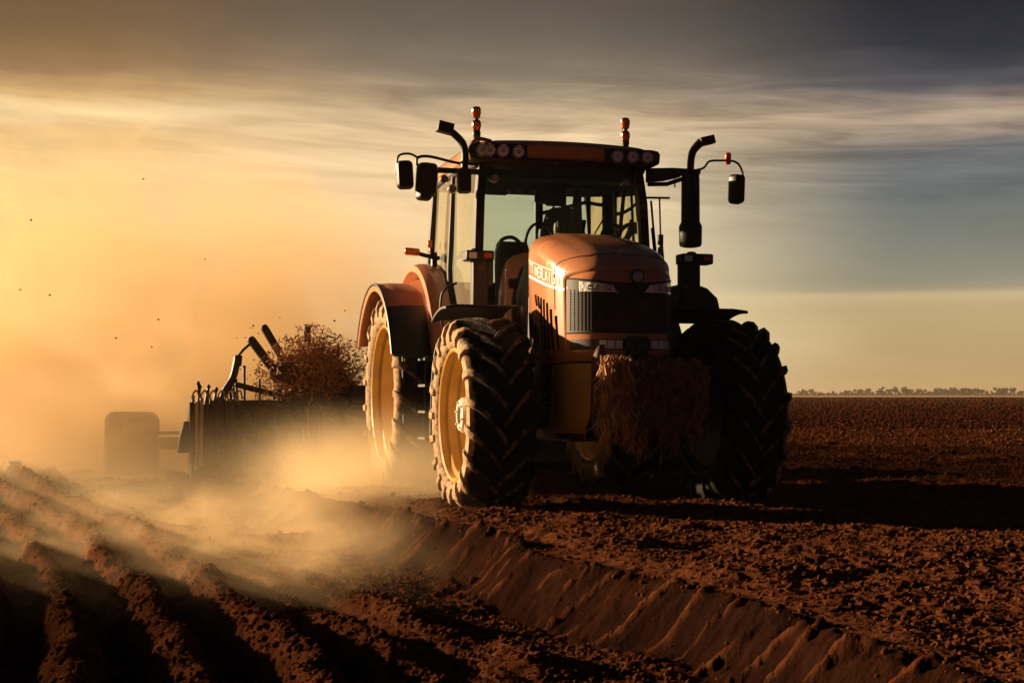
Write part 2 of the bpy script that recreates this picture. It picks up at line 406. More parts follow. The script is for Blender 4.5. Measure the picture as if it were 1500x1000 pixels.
# ------------------------------------------------------------------ ground
ED = np.array([0., 4.0, 5.3, 6.81, 8.37, 10.2, 12.4, 14.5, 18., 40., 200., 6000.])
EX = np.array([3.2, 2.0, 1.52, 1.10, .50, -.12, -.92, -2.0, -3.9, -13.5, -80., -2400.])
def edge_x(D): return np.interp(D, ED, EX)
ROWS = [-1.62, -2.12, -2.60, -3.08, -3.56, -4.04, -4.55, -5.05, -5.55, -6.05, -6.55]
def ground_z(x, D, fine=True):
    u = x - edge_x(D)
    wig = (fbm(D * .9, x * .3, 11, 3) - .5) * .22 + (fbm(D * 4.5, x * 2, 12, 2) - .5) * .09
    u = u + wig * sstep(40, 10, D)
    hgt = .27 * sstep(19.5, 12.5, D) + .05
    wall = sstep(-.42, -.02, u)
    near = sstep(90, 40, D)
    z = -hgt * (1 - wall)
    # ridges and troughs left of the cut
    uu = u + (fbm(D * .5, x * 0 + 3.3, 21, 2) - .5) * .16
    ph = (uu + 1.62) / .485
    inr = sstep(-1.25, -1.6, uu)
    crest = (.5 + .5 * np.cos(2 * np.pi * ph)) ** 1.3
    amp = (.19 + .06 * (fbm(D * .8, np.round(ph) * 3.1, 23, 2) - .5)) * sstep(60, 16, D)
    z = z + inr * (crest * amp * np.where(np.round(ph) >= 0, .45, 1.) - .03)
    z = z + .05 * sstep(-2.0, -6.5, uu) * sstep(60, 12, D)
    # low ridge of thrown clods in the flat strip
    z = z + .11 * np.exp(-((u + 1.12) / .16) ** 2) * sstep(9.6, 8.6, D) * sstep(.35, .7, fbm(D * 1.7, x, 27, 2))
    # roughness
    lip = np.exp(-((u - .15) / .22) ** 2)
    wallz = (wall * (1 - wall) * 4)
    rough = 1 - (.70 - .5 * sstep(.5, .62, fbm(D * 1.1, u * 1.5, 72, 3))) * wallz
    crestw = np.where(u < -1.3, .62 + .6 * crest, 1.)
    dry = np.where(u > 0, 1 - .72 * lip, 1.) * rough * crestw
    z = z + dry * (fbm(x * 1.6, D * 1.6, 31, 3) - .5) * .10
    if fine:
        wx, wy = x + .05 * (fbm(x * 9, D * 9, 5, 2) - .5), D + .05 * (fbm(x * 9, D * 9, 6, 2) - .5)
        big = .026 * clods(wx * 6.5, wy * 6.5, 41) * sstep(.40, .66, fbm(x * 1.5, D * 1.5, 43, 2) + .05)
        mid = .024 * clods(wx * 15, wy * 15, 47) * (.35 + fbm(x * 3.1, D * 3.1, 46, 2))
        tiny = .015 * clods(wx * 31, wy * 31, 53) + .034 * (fbm(wx * 17, wy * 17, 58, 3, .65) - .5)
        z = z + dry * near * (big + mid + tiny)
        z = z + near * .014 * (fbm(x * 40, D * 40, 57, 2) - .5) * (1 - .75 * wallz)
        # crumbling ribs that run down the cut face
        vv = (D * 1.0 + u * .10 + .5 * (fbm(D * .7, D * 0, 68, 2) - .5) * 2) / .29
        k = np.floor(vv); fr = vv - k
        jit = .2 + .6 * _h(k.astype(np.int64), k.astype(np.int64) * 0 + 3, 2)
        wv = (fbm(u * 7, k * 5.3, 61, 3) - .5) * .34
        wd = .02 + .05 * _h(k.astype(np.int64), k.astype(np.int64) * 0 + 8, 4)
        rib = np.exp(-((fr - jit - wv) / wd) ** 2) * (.25 + .75 * _h(k.astype(np.int64), k.astype(np.int64) * 0 + 21, 6)) * sstep(.25, .5, fbm(u * 4 + k, D * 1.3, 66, 2) + .20)
        z = z + rib * .075 * sstep(-.50, -.34, u) * sstep(.05, -.06, u) * (.4 + 1.1 * fbm(D * 9, u * 9, 63, 2)) * sstep(22, 14, D)
        z = z + wallz * (.07 * (fbm(D * 2.0, u * 2, 71, 3) - .5) + .03 * (fbm(D * 9 - u * 9, u * 5, 74, 3) - .5))
    else:
        z = z + dry * .02
    return z
def build_ground():
    rows = [3.6]
    while rows[-1] < 22: rows.append(rows[-1] * 1.0024)
    while rows[-1] < 130: rows.append(rows[-1] * 1.0042)
    while rows[-1] < 9000: rows.append(rows[-1] * 1.05)
    rows = np.array(rows)
    xs = [0.]
    while xs[-1] < 3.4: xs.append(xs[-1] + .0145)
    while xs[-1] < 12: xs.append(xs[-1] * 1.0066)
    while xs[-1] < 6000: xs.append(xs[-1] * 1.06)
    xs = np.array(xs); xs = np.concatenate([-xs[:0:-1], xs])
    X, D = np.meshgrid(xs, rows)
    Z = ground_z(X, D)
    # behind the eye and under it: a few coarse rows
    nr, nc = X.shape
    v = np.empty((nr * nc, 3), np.float32); v[:, 0] = X.ravel(); v[:, 1] = D.ravel(); v[:, 2] = Z.ravel()
    # extra rows toward and behind the camera
    ex = np.array([-40., -10., 0., 2., 3.])
    Xe, De = np.meshgrid(xs, ex)
    ve = np.empty((len(ex) * nc, 3), np.float32); ve[:, 0] = Xe.ravel(); ve[:, 1] = De.ravel(); ve[:, 2] = (ground_z(Xe, np.full_like(Xe, 3.6), False) - .05).ravel()
    v = np.concatenate([ve, v]); nr += len(ex)
    idx = np.arange(nr * nc).reshape(nr, nc)
    q = np.stack([idx[:-1, :-1], idx[:-1, 1:], idx[1:, 1:], idx[1:, :-1]], -1).reshape(-1, 4)
    return mesh_np('ploughed_field', v, q)
def mesh_np(name, v, q):
    me = bpy.data.meshes.new(name)
    me.vertices.add(len(v)); me.vertices.foreach_set('co', np.asarray(v, np.float32).ravel())
    k = q.shape[1]
    me.loops.add(q.size); me.loops.foreach_set('vertex_index', q.astype(np.int32).ravel())
    me.polygons.add(len(q)); me.polygons.foreach_set('loop_start', np.arange(0, q.size, k, dtype=np.int32))
    me.polygons.foreach_set('loop_total', np.full(len(q), k, np.int32))
    me.update(calc_edges=True); me.validate()
    return me
def soil_mat(name, far=True):
    m = bpy.data.materials.new(name); m.use_nodes = True
    t = m.node_tree; b = t.nodes['Principled BSDF']
    b.inputs['Roughness'].default_value = 1.; b.inputs['Specular IOR Level'].default_value = 0.
    g = t.nodes.new('ShaderNodeNewGeometry')
    pos = g.outputs['Position']
    def nse(s, d=5, r=.6):
        n = t.nodes.new('ShaderNodeTexNoise'); n.inputs['Scale'].default_value = s; n.inputs['Detail'].default_value = d; n.inputs['Roughness'].default_value = r
        t.links.new(pos, n.inputs['Vector']); return n.outputs[0]
    a = nse(1.1); b_ = nse(14, 6); c = nse(.12, 4)
    col = mixc(t, maprange(t, a, .3, .7), (.088, .028, .0115, 1), (.120, .041, .0165, 1))
    col = mixc(t, maprange(t, b_, .35, .7), col, (.056, .018, .008, 1))
    s = t.nodes.new('ShaderNodeSeparateXYZ'); t.links.new(pos, s.inputs[0])
    dist = s.outputs[1]
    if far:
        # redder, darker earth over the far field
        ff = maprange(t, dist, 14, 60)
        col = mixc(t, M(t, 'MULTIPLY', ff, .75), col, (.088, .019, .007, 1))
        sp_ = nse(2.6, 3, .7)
        col = mixc(t, M(t, 'MULTIPLY', M(t, 'MULTIPLY', ff, maprange(t, sp_, .5, .62)), .7), col, (.030, .008, .004, 1))  # dark speckle paints the shade of distant clods into the soil
        # shade on the cut face and in the troughs, painted into the colour
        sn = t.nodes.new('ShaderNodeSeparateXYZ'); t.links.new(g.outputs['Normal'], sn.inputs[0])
        painted_shade = t.nodes.new('ShaderNodeAttribute'); painted_shade.attribute_name = 'painted_shade'
        col = mixc(t, M(t, 'MULTIPLY', painted_shade.outputs['Fac'], .92), col, (.007, .0032, .0025, 1))
    t.links.new(col, b.inputs['Base Color'])
    bh = M(t, 'ADD', M(t, 'MULTIPLY', nse(38, 7, .65), .5), M(t, 'MULTIPLY', nse(9, 6, .6), 1.0))
    bp = t.nodes.new('ShaderNodeBump'); bp.inputs['Strength'].default_value = .9; bp.inputs['Distance'].default_value = .035
    t.links.new(bh, bp.inputs['Height'])
    if far:
        v2 = t.nodes.new('ShaderNodeTexVoronoi'); v2.inputs['Scale'].default_value = 6.5; t.links.new(pos, v2.inputs['Vector'])
        bp2 = t.nodes.new('ShaderNodeBump'); bp2.inputs['Distance'].default_value = .15
        t.links.new(maprange(t, dist, 14, 34, 0, 1.6, False), bp2.inputs['Strength'])
        t.links.new(M(t, 'ADD', M(t, 'MULTIPLY', v2.outputs['Distance'], -.6), M(t, 'MULTIPLY', nse(7.5, 6, .7), 1.2)), bp2.inputs['Height'])
        t.links.new(bp.outputs[0], bp2.inputs['Normal']); t.links.new(bp2.outputs[0], b.inputs['Normal'])
    else:
        t.links.new(bp.outputs[0], b.inputs['Normal'])
    return m
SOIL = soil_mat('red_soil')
CLOD = soil_mat('clod_soil', False)
gm = build_ground()
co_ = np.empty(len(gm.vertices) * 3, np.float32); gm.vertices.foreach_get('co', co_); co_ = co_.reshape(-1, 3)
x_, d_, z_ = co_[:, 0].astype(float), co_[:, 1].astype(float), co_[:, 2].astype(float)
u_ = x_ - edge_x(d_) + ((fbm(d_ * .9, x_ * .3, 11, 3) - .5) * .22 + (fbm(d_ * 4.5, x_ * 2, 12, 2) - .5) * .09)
shade_ = sstep(-.50, -.36, u_) * sstep(.05, -.04, u_)  # mask that darkens the cut wall to imitate shade
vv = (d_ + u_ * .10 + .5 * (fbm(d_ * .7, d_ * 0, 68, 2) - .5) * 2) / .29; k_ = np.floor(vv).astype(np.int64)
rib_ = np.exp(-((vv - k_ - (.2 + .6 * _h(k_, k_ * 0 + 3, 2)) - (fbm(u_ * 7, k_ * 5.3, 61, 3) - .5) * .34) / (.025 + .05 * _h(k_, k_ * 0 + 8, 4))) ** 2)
shade_ = shade_ * (1 - .92 * rib_ * sstep(.2, .5, fbm(d_ * 7, u_ * 7, 69, 2)))  # ribs coloured lighter so they look lit
shade_ = shade_ * (.9 + .1 * sstep(.35, .6, fbm(d_ * 2.3, u_ * 3, 73, 3)))
# shade in the troughs between the ridges is painted in too
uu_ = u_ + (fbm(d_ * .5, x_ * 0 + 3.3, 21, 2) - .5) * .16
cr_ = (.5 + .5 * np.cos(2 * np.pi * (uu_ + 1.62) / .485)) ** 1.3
shade_ = np.maximum(shade_, sstep(-1.3, -1.6, uu_) * sstep(.45, .15, cr_) * .85 * sstep(40, 20, d_))
at = gm.attributes.new('painted_shade', 'FLOAT', 'POINT'); at.data.foreach_set('value', shade_.astype(np.float32))
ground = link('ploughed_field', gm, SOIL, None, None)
gm.polygons.foreach_set('use_smooth', np.ones(len(gm.polygons), bool))
tag(ground, 'red brown ploughed field with a cut furrow edge and ridges', 'field', kind='structure')

# pale stubble field far off, along the horizon
mb = MB()
mb.add([(60, 640, .12), (1500, 640, .12), (1800, 1250, .12), (60, 1250, .12)], [(0, 1, 2, 3)])
STUB = mat('stubble', (.42, .24, .10), .9, vary=.25, vscale=.05)
tag(mb.build('stubble_field', STUB, None), 'pale strip of stubble along the horizon', 'field', kind='structure')

# loose crumbs and clods of soil
def clod_templates(n=7):
    out = []
    for k in range(n):
        bm = bmesh.new(); bmesh.ops.create_icosphere(bm, subdivisions=1 if k < 5 else 2, radius=1)
        r = np.random.default_rng(50 + k)
        P = np.array([v.co[:] for v in bm.verts]); q = r.normal(size=(4, 3))
        s = 1 + .35 * np.sin(P @ q[0] * 2.1 + k) + .22 * np.sin(P @ q[1] * 3.7) + r.normal(0, .09, len(P))
        P = P * s[:, None] * np.array([1.15, 1., .78])
        F = np.array([[v.index for v in f.verts] for f in bm.faces]); bm.free(); out.append((P, F))
    return out
TPL = clod_templates()
def scatter_clods(name, n, xr, dr, size, dens, label, sink=.2, m=CLOD):
    r = np.random.default_rng(abs(hash(name)) % 1000 if False else len(name) * 31 + n)
    D = dr[0] * (dr[1] / dr[0]) ** r.random(n * 4)
    lim = D * .40 + .3
    x = r.uniform(-1, 1, n * 4) * lim
    ok = (x > xr[0]) & (x < xr[1])
    u = x - edge_x(D)
    ok &= r.random(n * 4) < dens(u, D, x)
    x, D = x[ok][:n], D[ok][:n]
    s = size[0] * (size[1] / size[0]) ** (r.random(len(x)) ** 2.2) * (.6 + D * .05)
    z = ground_z(x, D)
    V, F, off = [], [], 0
    ti = r.integers(0, len(TPL), len(x))
    for k in range(len(TPL)):
        sel = np.where(ti == k)[0]
        if not len(sel): continue
        P, f = TPL[k]
        a = r.uniform(0, 2 * np.pi, len(sel)); ca, sa = np.cos(a), np.sin(a)
        Q = P[None] * s[sel][:, None, None]
        X = Q[..., 0] * ca[:, None] - Q[..., 1] * sa[:, None] + x[sel][:, None]
        Y = Q[..., 0] * sa[:, None] + Q[..., 1] * ca[:, None] + D[sel][:, None]
        Zz = Q[..., 2] + (z[sel] + s[sel] * (.55 - sink))[:, None]
        V.append(np.stack([X, Y, Zz], -1).reshape(-1, 3))
        F.append((f[None] + (np.arange(len(sel)) * len(P))[:, None, None]).reshape(-1, 3) + off); off += len(sel) * len(P)
    me = mesh_np(name, np.concatenate(V), np.concatenate(F))
    o = link(name, me, m, None, None)
    return tag(o, label, 'soil', kind='stuff')
def d_left(u, D, x):
    ph = (u + 1.62) / .485
    cr = (.5 + .5 * np.cos(2 * np.pi * ph))
    return np.where(u < -1.3, .08 + .9 * cr ** 2, np.where(u < -.42, .75, np.where(u < .0, .03, 0.)))
def d_right(u, D, x): return np.where(u > .35, .65, np.where(u > -.02, .35, 0.))
scatter_clods('soil_clods', 26000, (-9, 4), (4.6, 20), (.004, .019), d_left, 'loose clods and crumbs over the ridges and furrow floor')
scatter_clods('field_crumbs', 30000, (-3, 22), (4.6, 60), (.004, .018), d_right, 'loose crumbs over the rough ground right of the furrow')

scatter_clods('distant_clods', 36000, (4, 140), (42, 330), (.010, .026), lambda u, D, x: np.where(x > .12 * D, .8, .0), 'clods standing out over the far right of the field', m=SOIL)
# ------------------------------------------------------------------ tractor
TR = empty('tractor', (X0, D0, 0), TH)
tag(TR, 'large copper coloured farm tractor with black cab driving out of the dust', 'tractor')

# wheels -----------------------------------------------------------
def tyre_mesh(name, Rr, w, rim, nl, m, lugh=.068):
    rc = Rr - lugh; b = MB(); h = w / 2
    prof = [(-.36, rim - .01), (-.44, rim + .015), (-.485, rim + (rc - rim) * .25), (-.5, rim + (rc - rim) * .52), (-.485, rim + (rc - rim) * .78), (-.43, rc - .02), (-.36, rc - .004), (-.2, rc + .004), (0, rc + .008)]
    prof = [(a * w, r) for a, r in prof]; prof += [(-a, r) for a, r in prof[-2::-1]]
    b.lathe(prof, n=96)
    rr_ = np.random.default_rng(int(Rr * 100))
    for s in (-1, 1):
        for k in range(nl):
            ph0 = 2 * math.pi * (k + (0 if s < 0 else .5)) / nl + rr_.normal(0, .006)
            # centre line of a lug: (axial, radius of carcass, normal axial, normal radial, turn, half thickness, height)
            P = [(-.035, rc + .006, 0, 1, -.02, .030, lugh * .86), (.05, rc + .006, 0, 1, .07, .031, lugh), (.16, rc + .004, 0, 1, .19, .032, lugh), (.28, rc + .002, .05, 1, .31, .034, lugh),
                 (.39, rc - .006, .2, .98, .405, .037, lugh * .98), (.455, rc - .03, .55, .83, .45, .040, lugh * .80), (.485, rc - .075, .9, .42, .475, .043, lugh * .55), (.497, rc - .14, 1, .1, .49, .04, lugh * .22)]
            rings = []
            for a, r, na, nr, tn, th_, hh in P:
                a0 = a * w; ph = ph0 - tn * .82 * (1.0 / Rr) * .92
                ring = []
                for off, lift in ((-1.35, -.012), (-.86, hh * .93), (-.62, hh), (.62, hh), (.86, hh * .93), (1.35, -.012)):
                    ax = a0 + na * lift; ra = r + nr * lift; p = ph + off * th_ / Rr
                    ring.append((s * ax, ra * math.cos(p), ra * math.sin(p)))
                rings.append(ring)
            b.loft(rings, True, True)
    return b
def wheel(name, Rr, w, rim, nl, loc, mirror, m, rear=False):
    # the rim is the wheel itself; tyre and hub are fixed to it.  Outer side: -x
    h = w / 2; b = MB()
    if not rear:
        prof = [(-h * .86, rim + .012), (-h * .90, rim - .005), (-h * .86, rim - .022), (-h * .70, rim - .03), (-h * .62, rim - .055), (-h * .38, rim - .062), (-h * .30, rim - .09), (-h * .05, rim - .10),
                (.00, rim - .13), (.02, rim * .60), (-.01, rim * .5), (-.05, rim * .42), (-.05, .06)]
    else:
        prof = [(-h * .86, rim + .012), (-h * .90, rim - .005), (-h * .86, rim - .025), (-h * .66, rim - .035), (-h * .58, rim - .075), (-h * .18, rim - .085), (-h * .1, rim - .12), (.06, rim - .14), (.10, rim * .62), (.07, rim * .5), (.02, rim * .36), (.02, .06)]
    b.lathe(prof, n=72)
    prof2 = [(h * .86, rim + .012), (h * .90, rim - .005), (h * .86, rim - .022), (h * .70, rim - .03), (h * .62, rim - .055), (h * .3, rim - .062), (h * .22, rim - .09), (.06, rim - .10), (.035, rim - .13), (.05, rim * .60), (.10, .2), (.10, .06)]
    if rear: b.lathe(prof2, n=72)
    o = b.build(name, YEL, TR, 30)
    if not rear: MB().lathe(prof2, n=72).build('rim_back', IRON, o, 30)  # inner half of the rim coloured dark to imitate shade
    o.location = loc
    t = tyre_mesh('tyre', Rr, w, rim, nl, m).build('tyre', m, o, 38)
    hb = MB(); r0 = .155 if not rear else .2
    x0_ = -.05 if not rear else .02
    hb.lathe([(x0_ + .01, .001), (x0_ + .01, r0 * 1.55), (x0_ - .025, r0 * 1.55), (x0_ - .03, r0 * 1.12), (x0_ - .13, r0), (x0_ - .155, r0 * .86), (x0_ - .158, r0 * .55), (x0_ - .13, r0 * .5), (x0_ - .135, .001)], n=36)
    for k in range(10):
        a = 2 * math.pi * k / 10
        hb.lathe([(x0_ - .06, .001), (x0_ - .06, .014), (x0_ - .0, .014)], c=(0, r0 * 1.33 * math.cos(a), r0 * 1.33 * math.sin(a)), n=6)
    for k in range(6):
        a = 2 * math.pi * k / 6 + .2
        hb.lathe([(x0_ - .17, .001), (x0_ - .17, .011), (x0_ - .1, .011)], c=(0, r0 * .72 * math.cos(a), r0 * .72 * math.sin(a)), n=6)
    hb.build('hub', HUB, o, 30)
    if not rear:
        bp = MB(); bp.lathe([(.10, .10), (.20, .12), (.22, .42), (.20, .49), (.12, .50)], n=36); bp.build('shade_plate', IRON, o, 35)  # added dark disc that stands in for shade inside the wheel
    if mirror: o.scale = (-1, 1, 1)
    o.rotation_euler = (R_(random.uniform(0, 15)), 0, 0)
    return o
RF, WF, RB, WB = .855, .60, 1.045, .66
TF = tyre_mat('front_tyre_rubber', WF, RF); TB = tyre_mat('rear_tyre_rubber', WB, RB, .9)
wheel('front_wheel', RF, WF, .58, 19, (-1.09, 0, RF - .025), False, TF)
wheel('front_wheel', RF, WF, .58, 19, (1.245, .05, RF - .01), True, TF)
wheel('rear_wheel', RB, WB, .73, 19, (-1.16, 2.9, RB - .03), False, TB, True)
wheel('rear_wheel', RB, WB, .73, 19, (1.14, 2.9, RB - .03), True, TB, True)

# chassis ----------------------------------------------------------
b = MB()
b.b2((-.30, -.62, .78), (.26, 1.4, 1.32)); b.b2((-.36, 1.2, .62), (.34, 3.2, 1.25))
b.b2((-.44, 2.5, .72), (.44, 3.35, 1.42))
b.lathe([(-.95, .13), (-.95, .17), (-.5, .17), (-.38, .24), (.38, .24), (.5, .17), (.95, .17), (.95, .13)], c=(0, 2.9, RB - .03), n=20, cap=True)
b.b2((-.22, .2, .58), (.2, 2.6, .8))
b.b2((-.48, -.35, .62), (.40, .75, .76))
b.build('chassis', IRON, TR, 35, .015)
b = MB()
b.lathe([(-.92, .10), (-.80, .135), (-.45, .12), (-.30, .19), (.22, .19), (.45, .12), (.88, .135), (1.0, .10)], c=(0, 0.02, RF - .03), n=20, cap=True)
for s in (-1, 1):
    b.tube([(s * .82, .02, RF - .03), (s * .82, .02, RF + .2)], .07, 12)
    b.tube([(s * .25, .22, RF + .02), (s * .78, .24, RF + .02)], .035, 10)
b.build('front_axle', IRON, TR, 35, .006)
# yellow front support carrying the nose
CX0 = -.065
b = MB()
for s_ in (-1, 1):
    pl = [(-.47, -.70), (-.40, -.84), (-.325, -.955), (-.315, -.955), (-.315, -.5), (-.47, -.3)]
    b.loft([[(CX0 - s_ * x, y + dy, z) for x, y in pl] for z, dy in ((.68, .22), (.82, .04), (1.275, .0))], True, True)
b.b2((-.376, -.9, .85), (.256, -.6, 1.24))
b.build('front_support', YEL, TR, 35, .012)
# engine side clutter between wheel and hood
b = MB()
b.b2((-.52, .0, .98), (-.30, .62, 1.36)); b.b2((-.47, .65, .95), (-.3, 1.2, 1.5)); b.lathe([(0, .07), (.24, .07)], c=(-.44, .1, .80), axis='z', n=16, cap=True)
b.lathe([(0, .06), (.26, .06)], c=(-.45, .42, .74), axis='z', n=16, cap=True)
b.tube(smooth_path([(-.42, -.5, 1.2), (-.5, -.2, 1.05), (-.5, .3, .92), (-.4, .8, .9)]), .025, 8)
b.tube(smooth_path([(-.40, -.45, 1.1), (-.47, -.1, .92), (-.46, .4, 1.0), (-.4, .9, 1.2)]), .018, 8)
b.b2((.26, .0, .9), (.5, 1.1, 1.4))
b.build('engine_block', IRON, TR, 35, .012)

# hood -------------------------------------------------------------
CX = -.065
HS = [  # y, half width, crown z, shoulder z, bottom z, bulge
    (-.985, .470, 2.045, 1.95, 1.29, .15), (-.955, .490, 2.085, 1.98, 1.285, .145), (-.90, .507, 2.13, 2.01, 1.28, .13), (-.80, .522, 2.19, 2.05, 1.28, .10),
    (-.62, .534, 2.265, 2.09, 1.28, .06), (-.40, .538, 2.335, 2.13, 1.28, .03), (-.10, .532, 2.41, 2.18, 1.30, .0), (.18, .518, 2.465, 2.22, 1.34, .0), (.34, .50, 2.485, 2.23, 1.36, .0), (.40, .47, 2.47, 2.22, 1.38, 0)]
def nose_bulge(x): return 4.1 * max(0., abs(x) - .22) ** 2
def hood_ring(st, grow=0.):
    y, hw, zc, zs, zb, bl = st; hw += grow; pts = []
    nA = 28
    def yy(x): return y + bl / .15 * nose_bulge(x)
    for k in range(5): z = zb + (zs - zb) * k / 5; pts.append((-hw * (1 - .02 * (1 - k / 5)), z))
    for k in range(nA + 1):
        a = math.pi * k / nA; cx, sn = math.cos(a), math.sin(a)
        x = -hw * math.copysign(abs(cx) ** .52, cx); z = zs + (zc - zs) * sn ** .58
        # long crease either side of the raised centre panel
        z += .012 * (1 if abs(x) < .25 else 0) * (1 if 0.1 < sn else 0)
        pts.append((x, z))
    for k in range(4, -1, -1): z = zb + (zs - zb) * k / 5; pts.append((hw * (1 - .02 * (1 - k / 5)), z))
    return [(CX + x, yy(x), z) for x, z in pts]
def interp_st(y):
    ys = [s[0] for s in HS]
    return tuple([y] + [float(np.interp(y, ys, [s[i] for s in HS])) for i in range(1, 6)])
rings = [hood_ring(s) for s in HS]
b = MB(); b.loft(rings, False, False)
b.add(rings[-1], [tuple(range(len(rings[-1])))])
# nose panel between the two side edges of the first ring
r0 = rings[0]; n0 = len(r0)
def yfront(x):       # x measured from the centre line
    return -.985 + nose_bulge(x)
half = n0 // 2
cols = []
for i in range(5, n0 - 5):
    x, y, z = r0[i]
    cols.append([(x, y, 1.29 + (z - 1.29) * q / 8) for q in range(9)])
b.loft(cols, False, False)
HOOD = b.build('hood', PAINT, TR, 32)
md = HOOD.modifiers.new('solid', 'SOLIDIFY'); md.thickness = .006; md.offset = -1
def front_panel(name, outline_fn, xs, z0, z1, off, m, parent, nz=6, skew=None):
    # curved panel that follows the nose; top and bottom may be functions of x
    rows_ = []
    for x in xs:
        a, c = (z0(x) if callable(z0) else z0), (z1(x) if callable(z1) else z1)
        rows_.append([(CX + x, yfront(x) - off, a + (c - a) * q / nz) for q in range(nz + 1)])
    back = [[(p[0], p[1] + off + .004, p[2]) for p in r] for r in rows_]
    g = MB()
    g.loft(rows_, False, False)
    per = [r[0] for r in rows_] + rows_[-1][1:] + [r[-1] for r in rows_[::-1]][1:] + rows_[0][::-1][1:-1]
    per2 = [(p[0], p[1] + off + .004, p[2]) for p in per]
    g.loft([per, per2], True, False)
    return g.build(name, m, parent, 40)
X_ = lambda a, c, n=30: list(np.linspace(a, c, n))
ztop = lambda x: 1.935 + .05 * (abs(x) / .46) ** 2
GR = front_panel('grille', None, X_(-.468, .468, 40), 1.535, ztop, .008, GRILLE, TR)
# woven look of the grille: fine vertical and horizontal bars
g = MB()
for k in range(44):
    x = -.45 + .9 * k / 43
    g.tube([(CX + x, yfront(x) - .009, 1.545), (CX + x, yfront(x) - .009, ztop(x) - .085)], .0028, 5)
for k in range(14):
    z = 1.56 + .3 * k / 13
    g.tube([(CX + x, yfront(x) - .009, z) for x in X_(-.455, .455, 24)], .0022, 5)
g.build('wire_mesh', GRILLE, GR, None)
# headlights: tapering toward the centre
HL = [None, None]
HL[0] = front_panel('headlight', None, X_(-.40, -.10, 16), lambda x: 1.862 - .012 * (x + .1) / .3 + max(0, (x + .135) / .035) * .012, lambda x: ztop(x) - .012 - max(0, (x + .16) / .06) * .07, .018, LENS, TR)
HL[1] = front_panel('headlight', None, X_(.12, .44, 16), lambda x: 1.862 + .004, lambda x: ztop(x) - .012 - max(0, (.18 - x) / .06) * .07, .018, LENS, TR)
# dividers and reflectors in the headlights
for hl, dv, rf in ((HL[0], (-.225, -.16), ((-.19, .026), (-.285, .024), (-.335, .024))), (HL[1], (.22, .30, .36), ((.26, .026), (.335, .024), (.395, .022)))):
    g = MB()
    for x in dv: g.tube([(CX + x, yfront(x) - .02, 1.868), (CX + x - .01, yfront(x) - .02, ztop(x) - .02)], .004, 6)
    for x, r in rf: g.lathe([(-.006, r), (-.010, r * .9), (-.002, r * .8), (.004, r * .3)], c=(CX + x, yfront(x) - .02, 1.905), axis='y', n=20)
    g.build('reflector', CHROME, hl, 30)
# brow line and lower bar
g = MB()
g.tube([(CX + x, yfront(x) - .004, ztop(x) + .006) for x in X_(-.47, .47, 40)], .007, 6)
g.tube([(CX + x, yfront(x) - .004, 1.53) for x in X_(-.47, .47, 40)], .006, 6)
g.build('grille_trim', BLK, TR, None)
BAR = front_panel('light_bar', None, X_(-.45, .45, 36), 1.385, 1.475, .008, OLIVE, TR)
for a, c in ((-.265, -.205), (-.195, -.135), (-.125, -.065), (.19, .25), (.26, .32), (.33, .40)):
    front_panel('work_lamp', None, X_(a, c, 5), 1.395, 1.466, .016, LENS, BAR, 3)
g = MB()
g.prism(rrect(.19, .16, .03, c=(CX + .06, 1.42)), -1.04, -.97, 'y'); g.lathe([(-1.06, .02), (-1.04, .028)], c=(CX + .02, 0, 1.44), axis='y', n=16, cap=True)
g.tube(smooth_path([(CX + .0, -1.04, 1.36), (CX + .03, -1.1, 1.30), (CX + .09, -1.1, 1.30), (CX + .11, -1.04, 1.37)]), .014, 8)
g.build('tow_latch', IRON, TR, 30, .006)
# emblem: pale disc in a dark shield
g = MB(); EZ, EX_ = 2.0, .065
g.prism([(EX_ + CX + .062 * math.cos(a), EZ + .062 * math.sin(a)) for a in np.linspace(R_(-25), R_(205), 24)] + [(EX_ + CX, EZ - .092)], -1.012, -.95, 'y')
EM = g.build('emblem', BLK, TR, 30, .004)
g = MB(); g.lathe([(-1.014, .046), (-1.022, .044), (-1.022, .036), (-1.017, .034), (-1.017, .001)], c=(EX_ + CX, 0, EZ), axis='y', n=32)
g.prism([(EX_ + CX - .006, EZ - .02), (EX_ + CX + .006, EZ - .02), (EX_ + CX + .004, EZ + .022), (EX_ + CX - .010, EZ + .016)], -1.022, -1.016, 'y')
g.build('emblem_disc', CHROME, EM, 30)
# seams of the hood
g = MB()
st1 = hood_ring(interp_st(-.80), .002)
g.tube(st1[3:-3], .0045, 5)
g.build('hood_seam', BLK, TR, None)
# side vents: tall dark slots with slanting ends, and lettering on the left flank
SIDE_Y = [s_[0] + s_[5] / .15 * nose_bulge(s_[1]) for s_ in HS]
def side_st(y): return tuple([y] + [float(np.interp(y, SIDE_Y, [s_[i] for s_ in HS])) for i in range(1, 6)])
def hood_x(y): return CX - side_st(y)[1] - .004
def slot(g, y, zlo, zhi, w, lean=.045):
    z = np.linspace(zlo, zhi, 9); rows_ = []
    for q in z:
        t = (q - zlo) / (zhi - zlo); yc = y - lean * (1 - t) ** 1.6
        # follow the slightly tucked-in flank
        st_ = side_st(yc); tuck = st_[1] * .02 * max(0, 1 - (q - st_[4]) / (st_[3] - st_[4]))
        xx = CX - st_[1] + tuck - .005
        rows_.append([(xx, yc - w / 2, q), (xx, yc + w / 2, q), (xx + .02, yc + w / 2, q), (xx + .02, yc - w / 2, q)])
    g.loft(rows_, True, True)
for k in range(7):
    g = MB(); t = k / 6
    y = .02 - .58 * t
    zhi = 1.905 - .02 * k - .10 * max(0, t - .6) / .4; zlo = (1.80 if k == 0 else 1.77 if k == 1 else 1.42 - .03 * t)
    slot(g, y, zlo, zhi, .046)
    g.build('vent_slot', VENT, HOOD, 40)
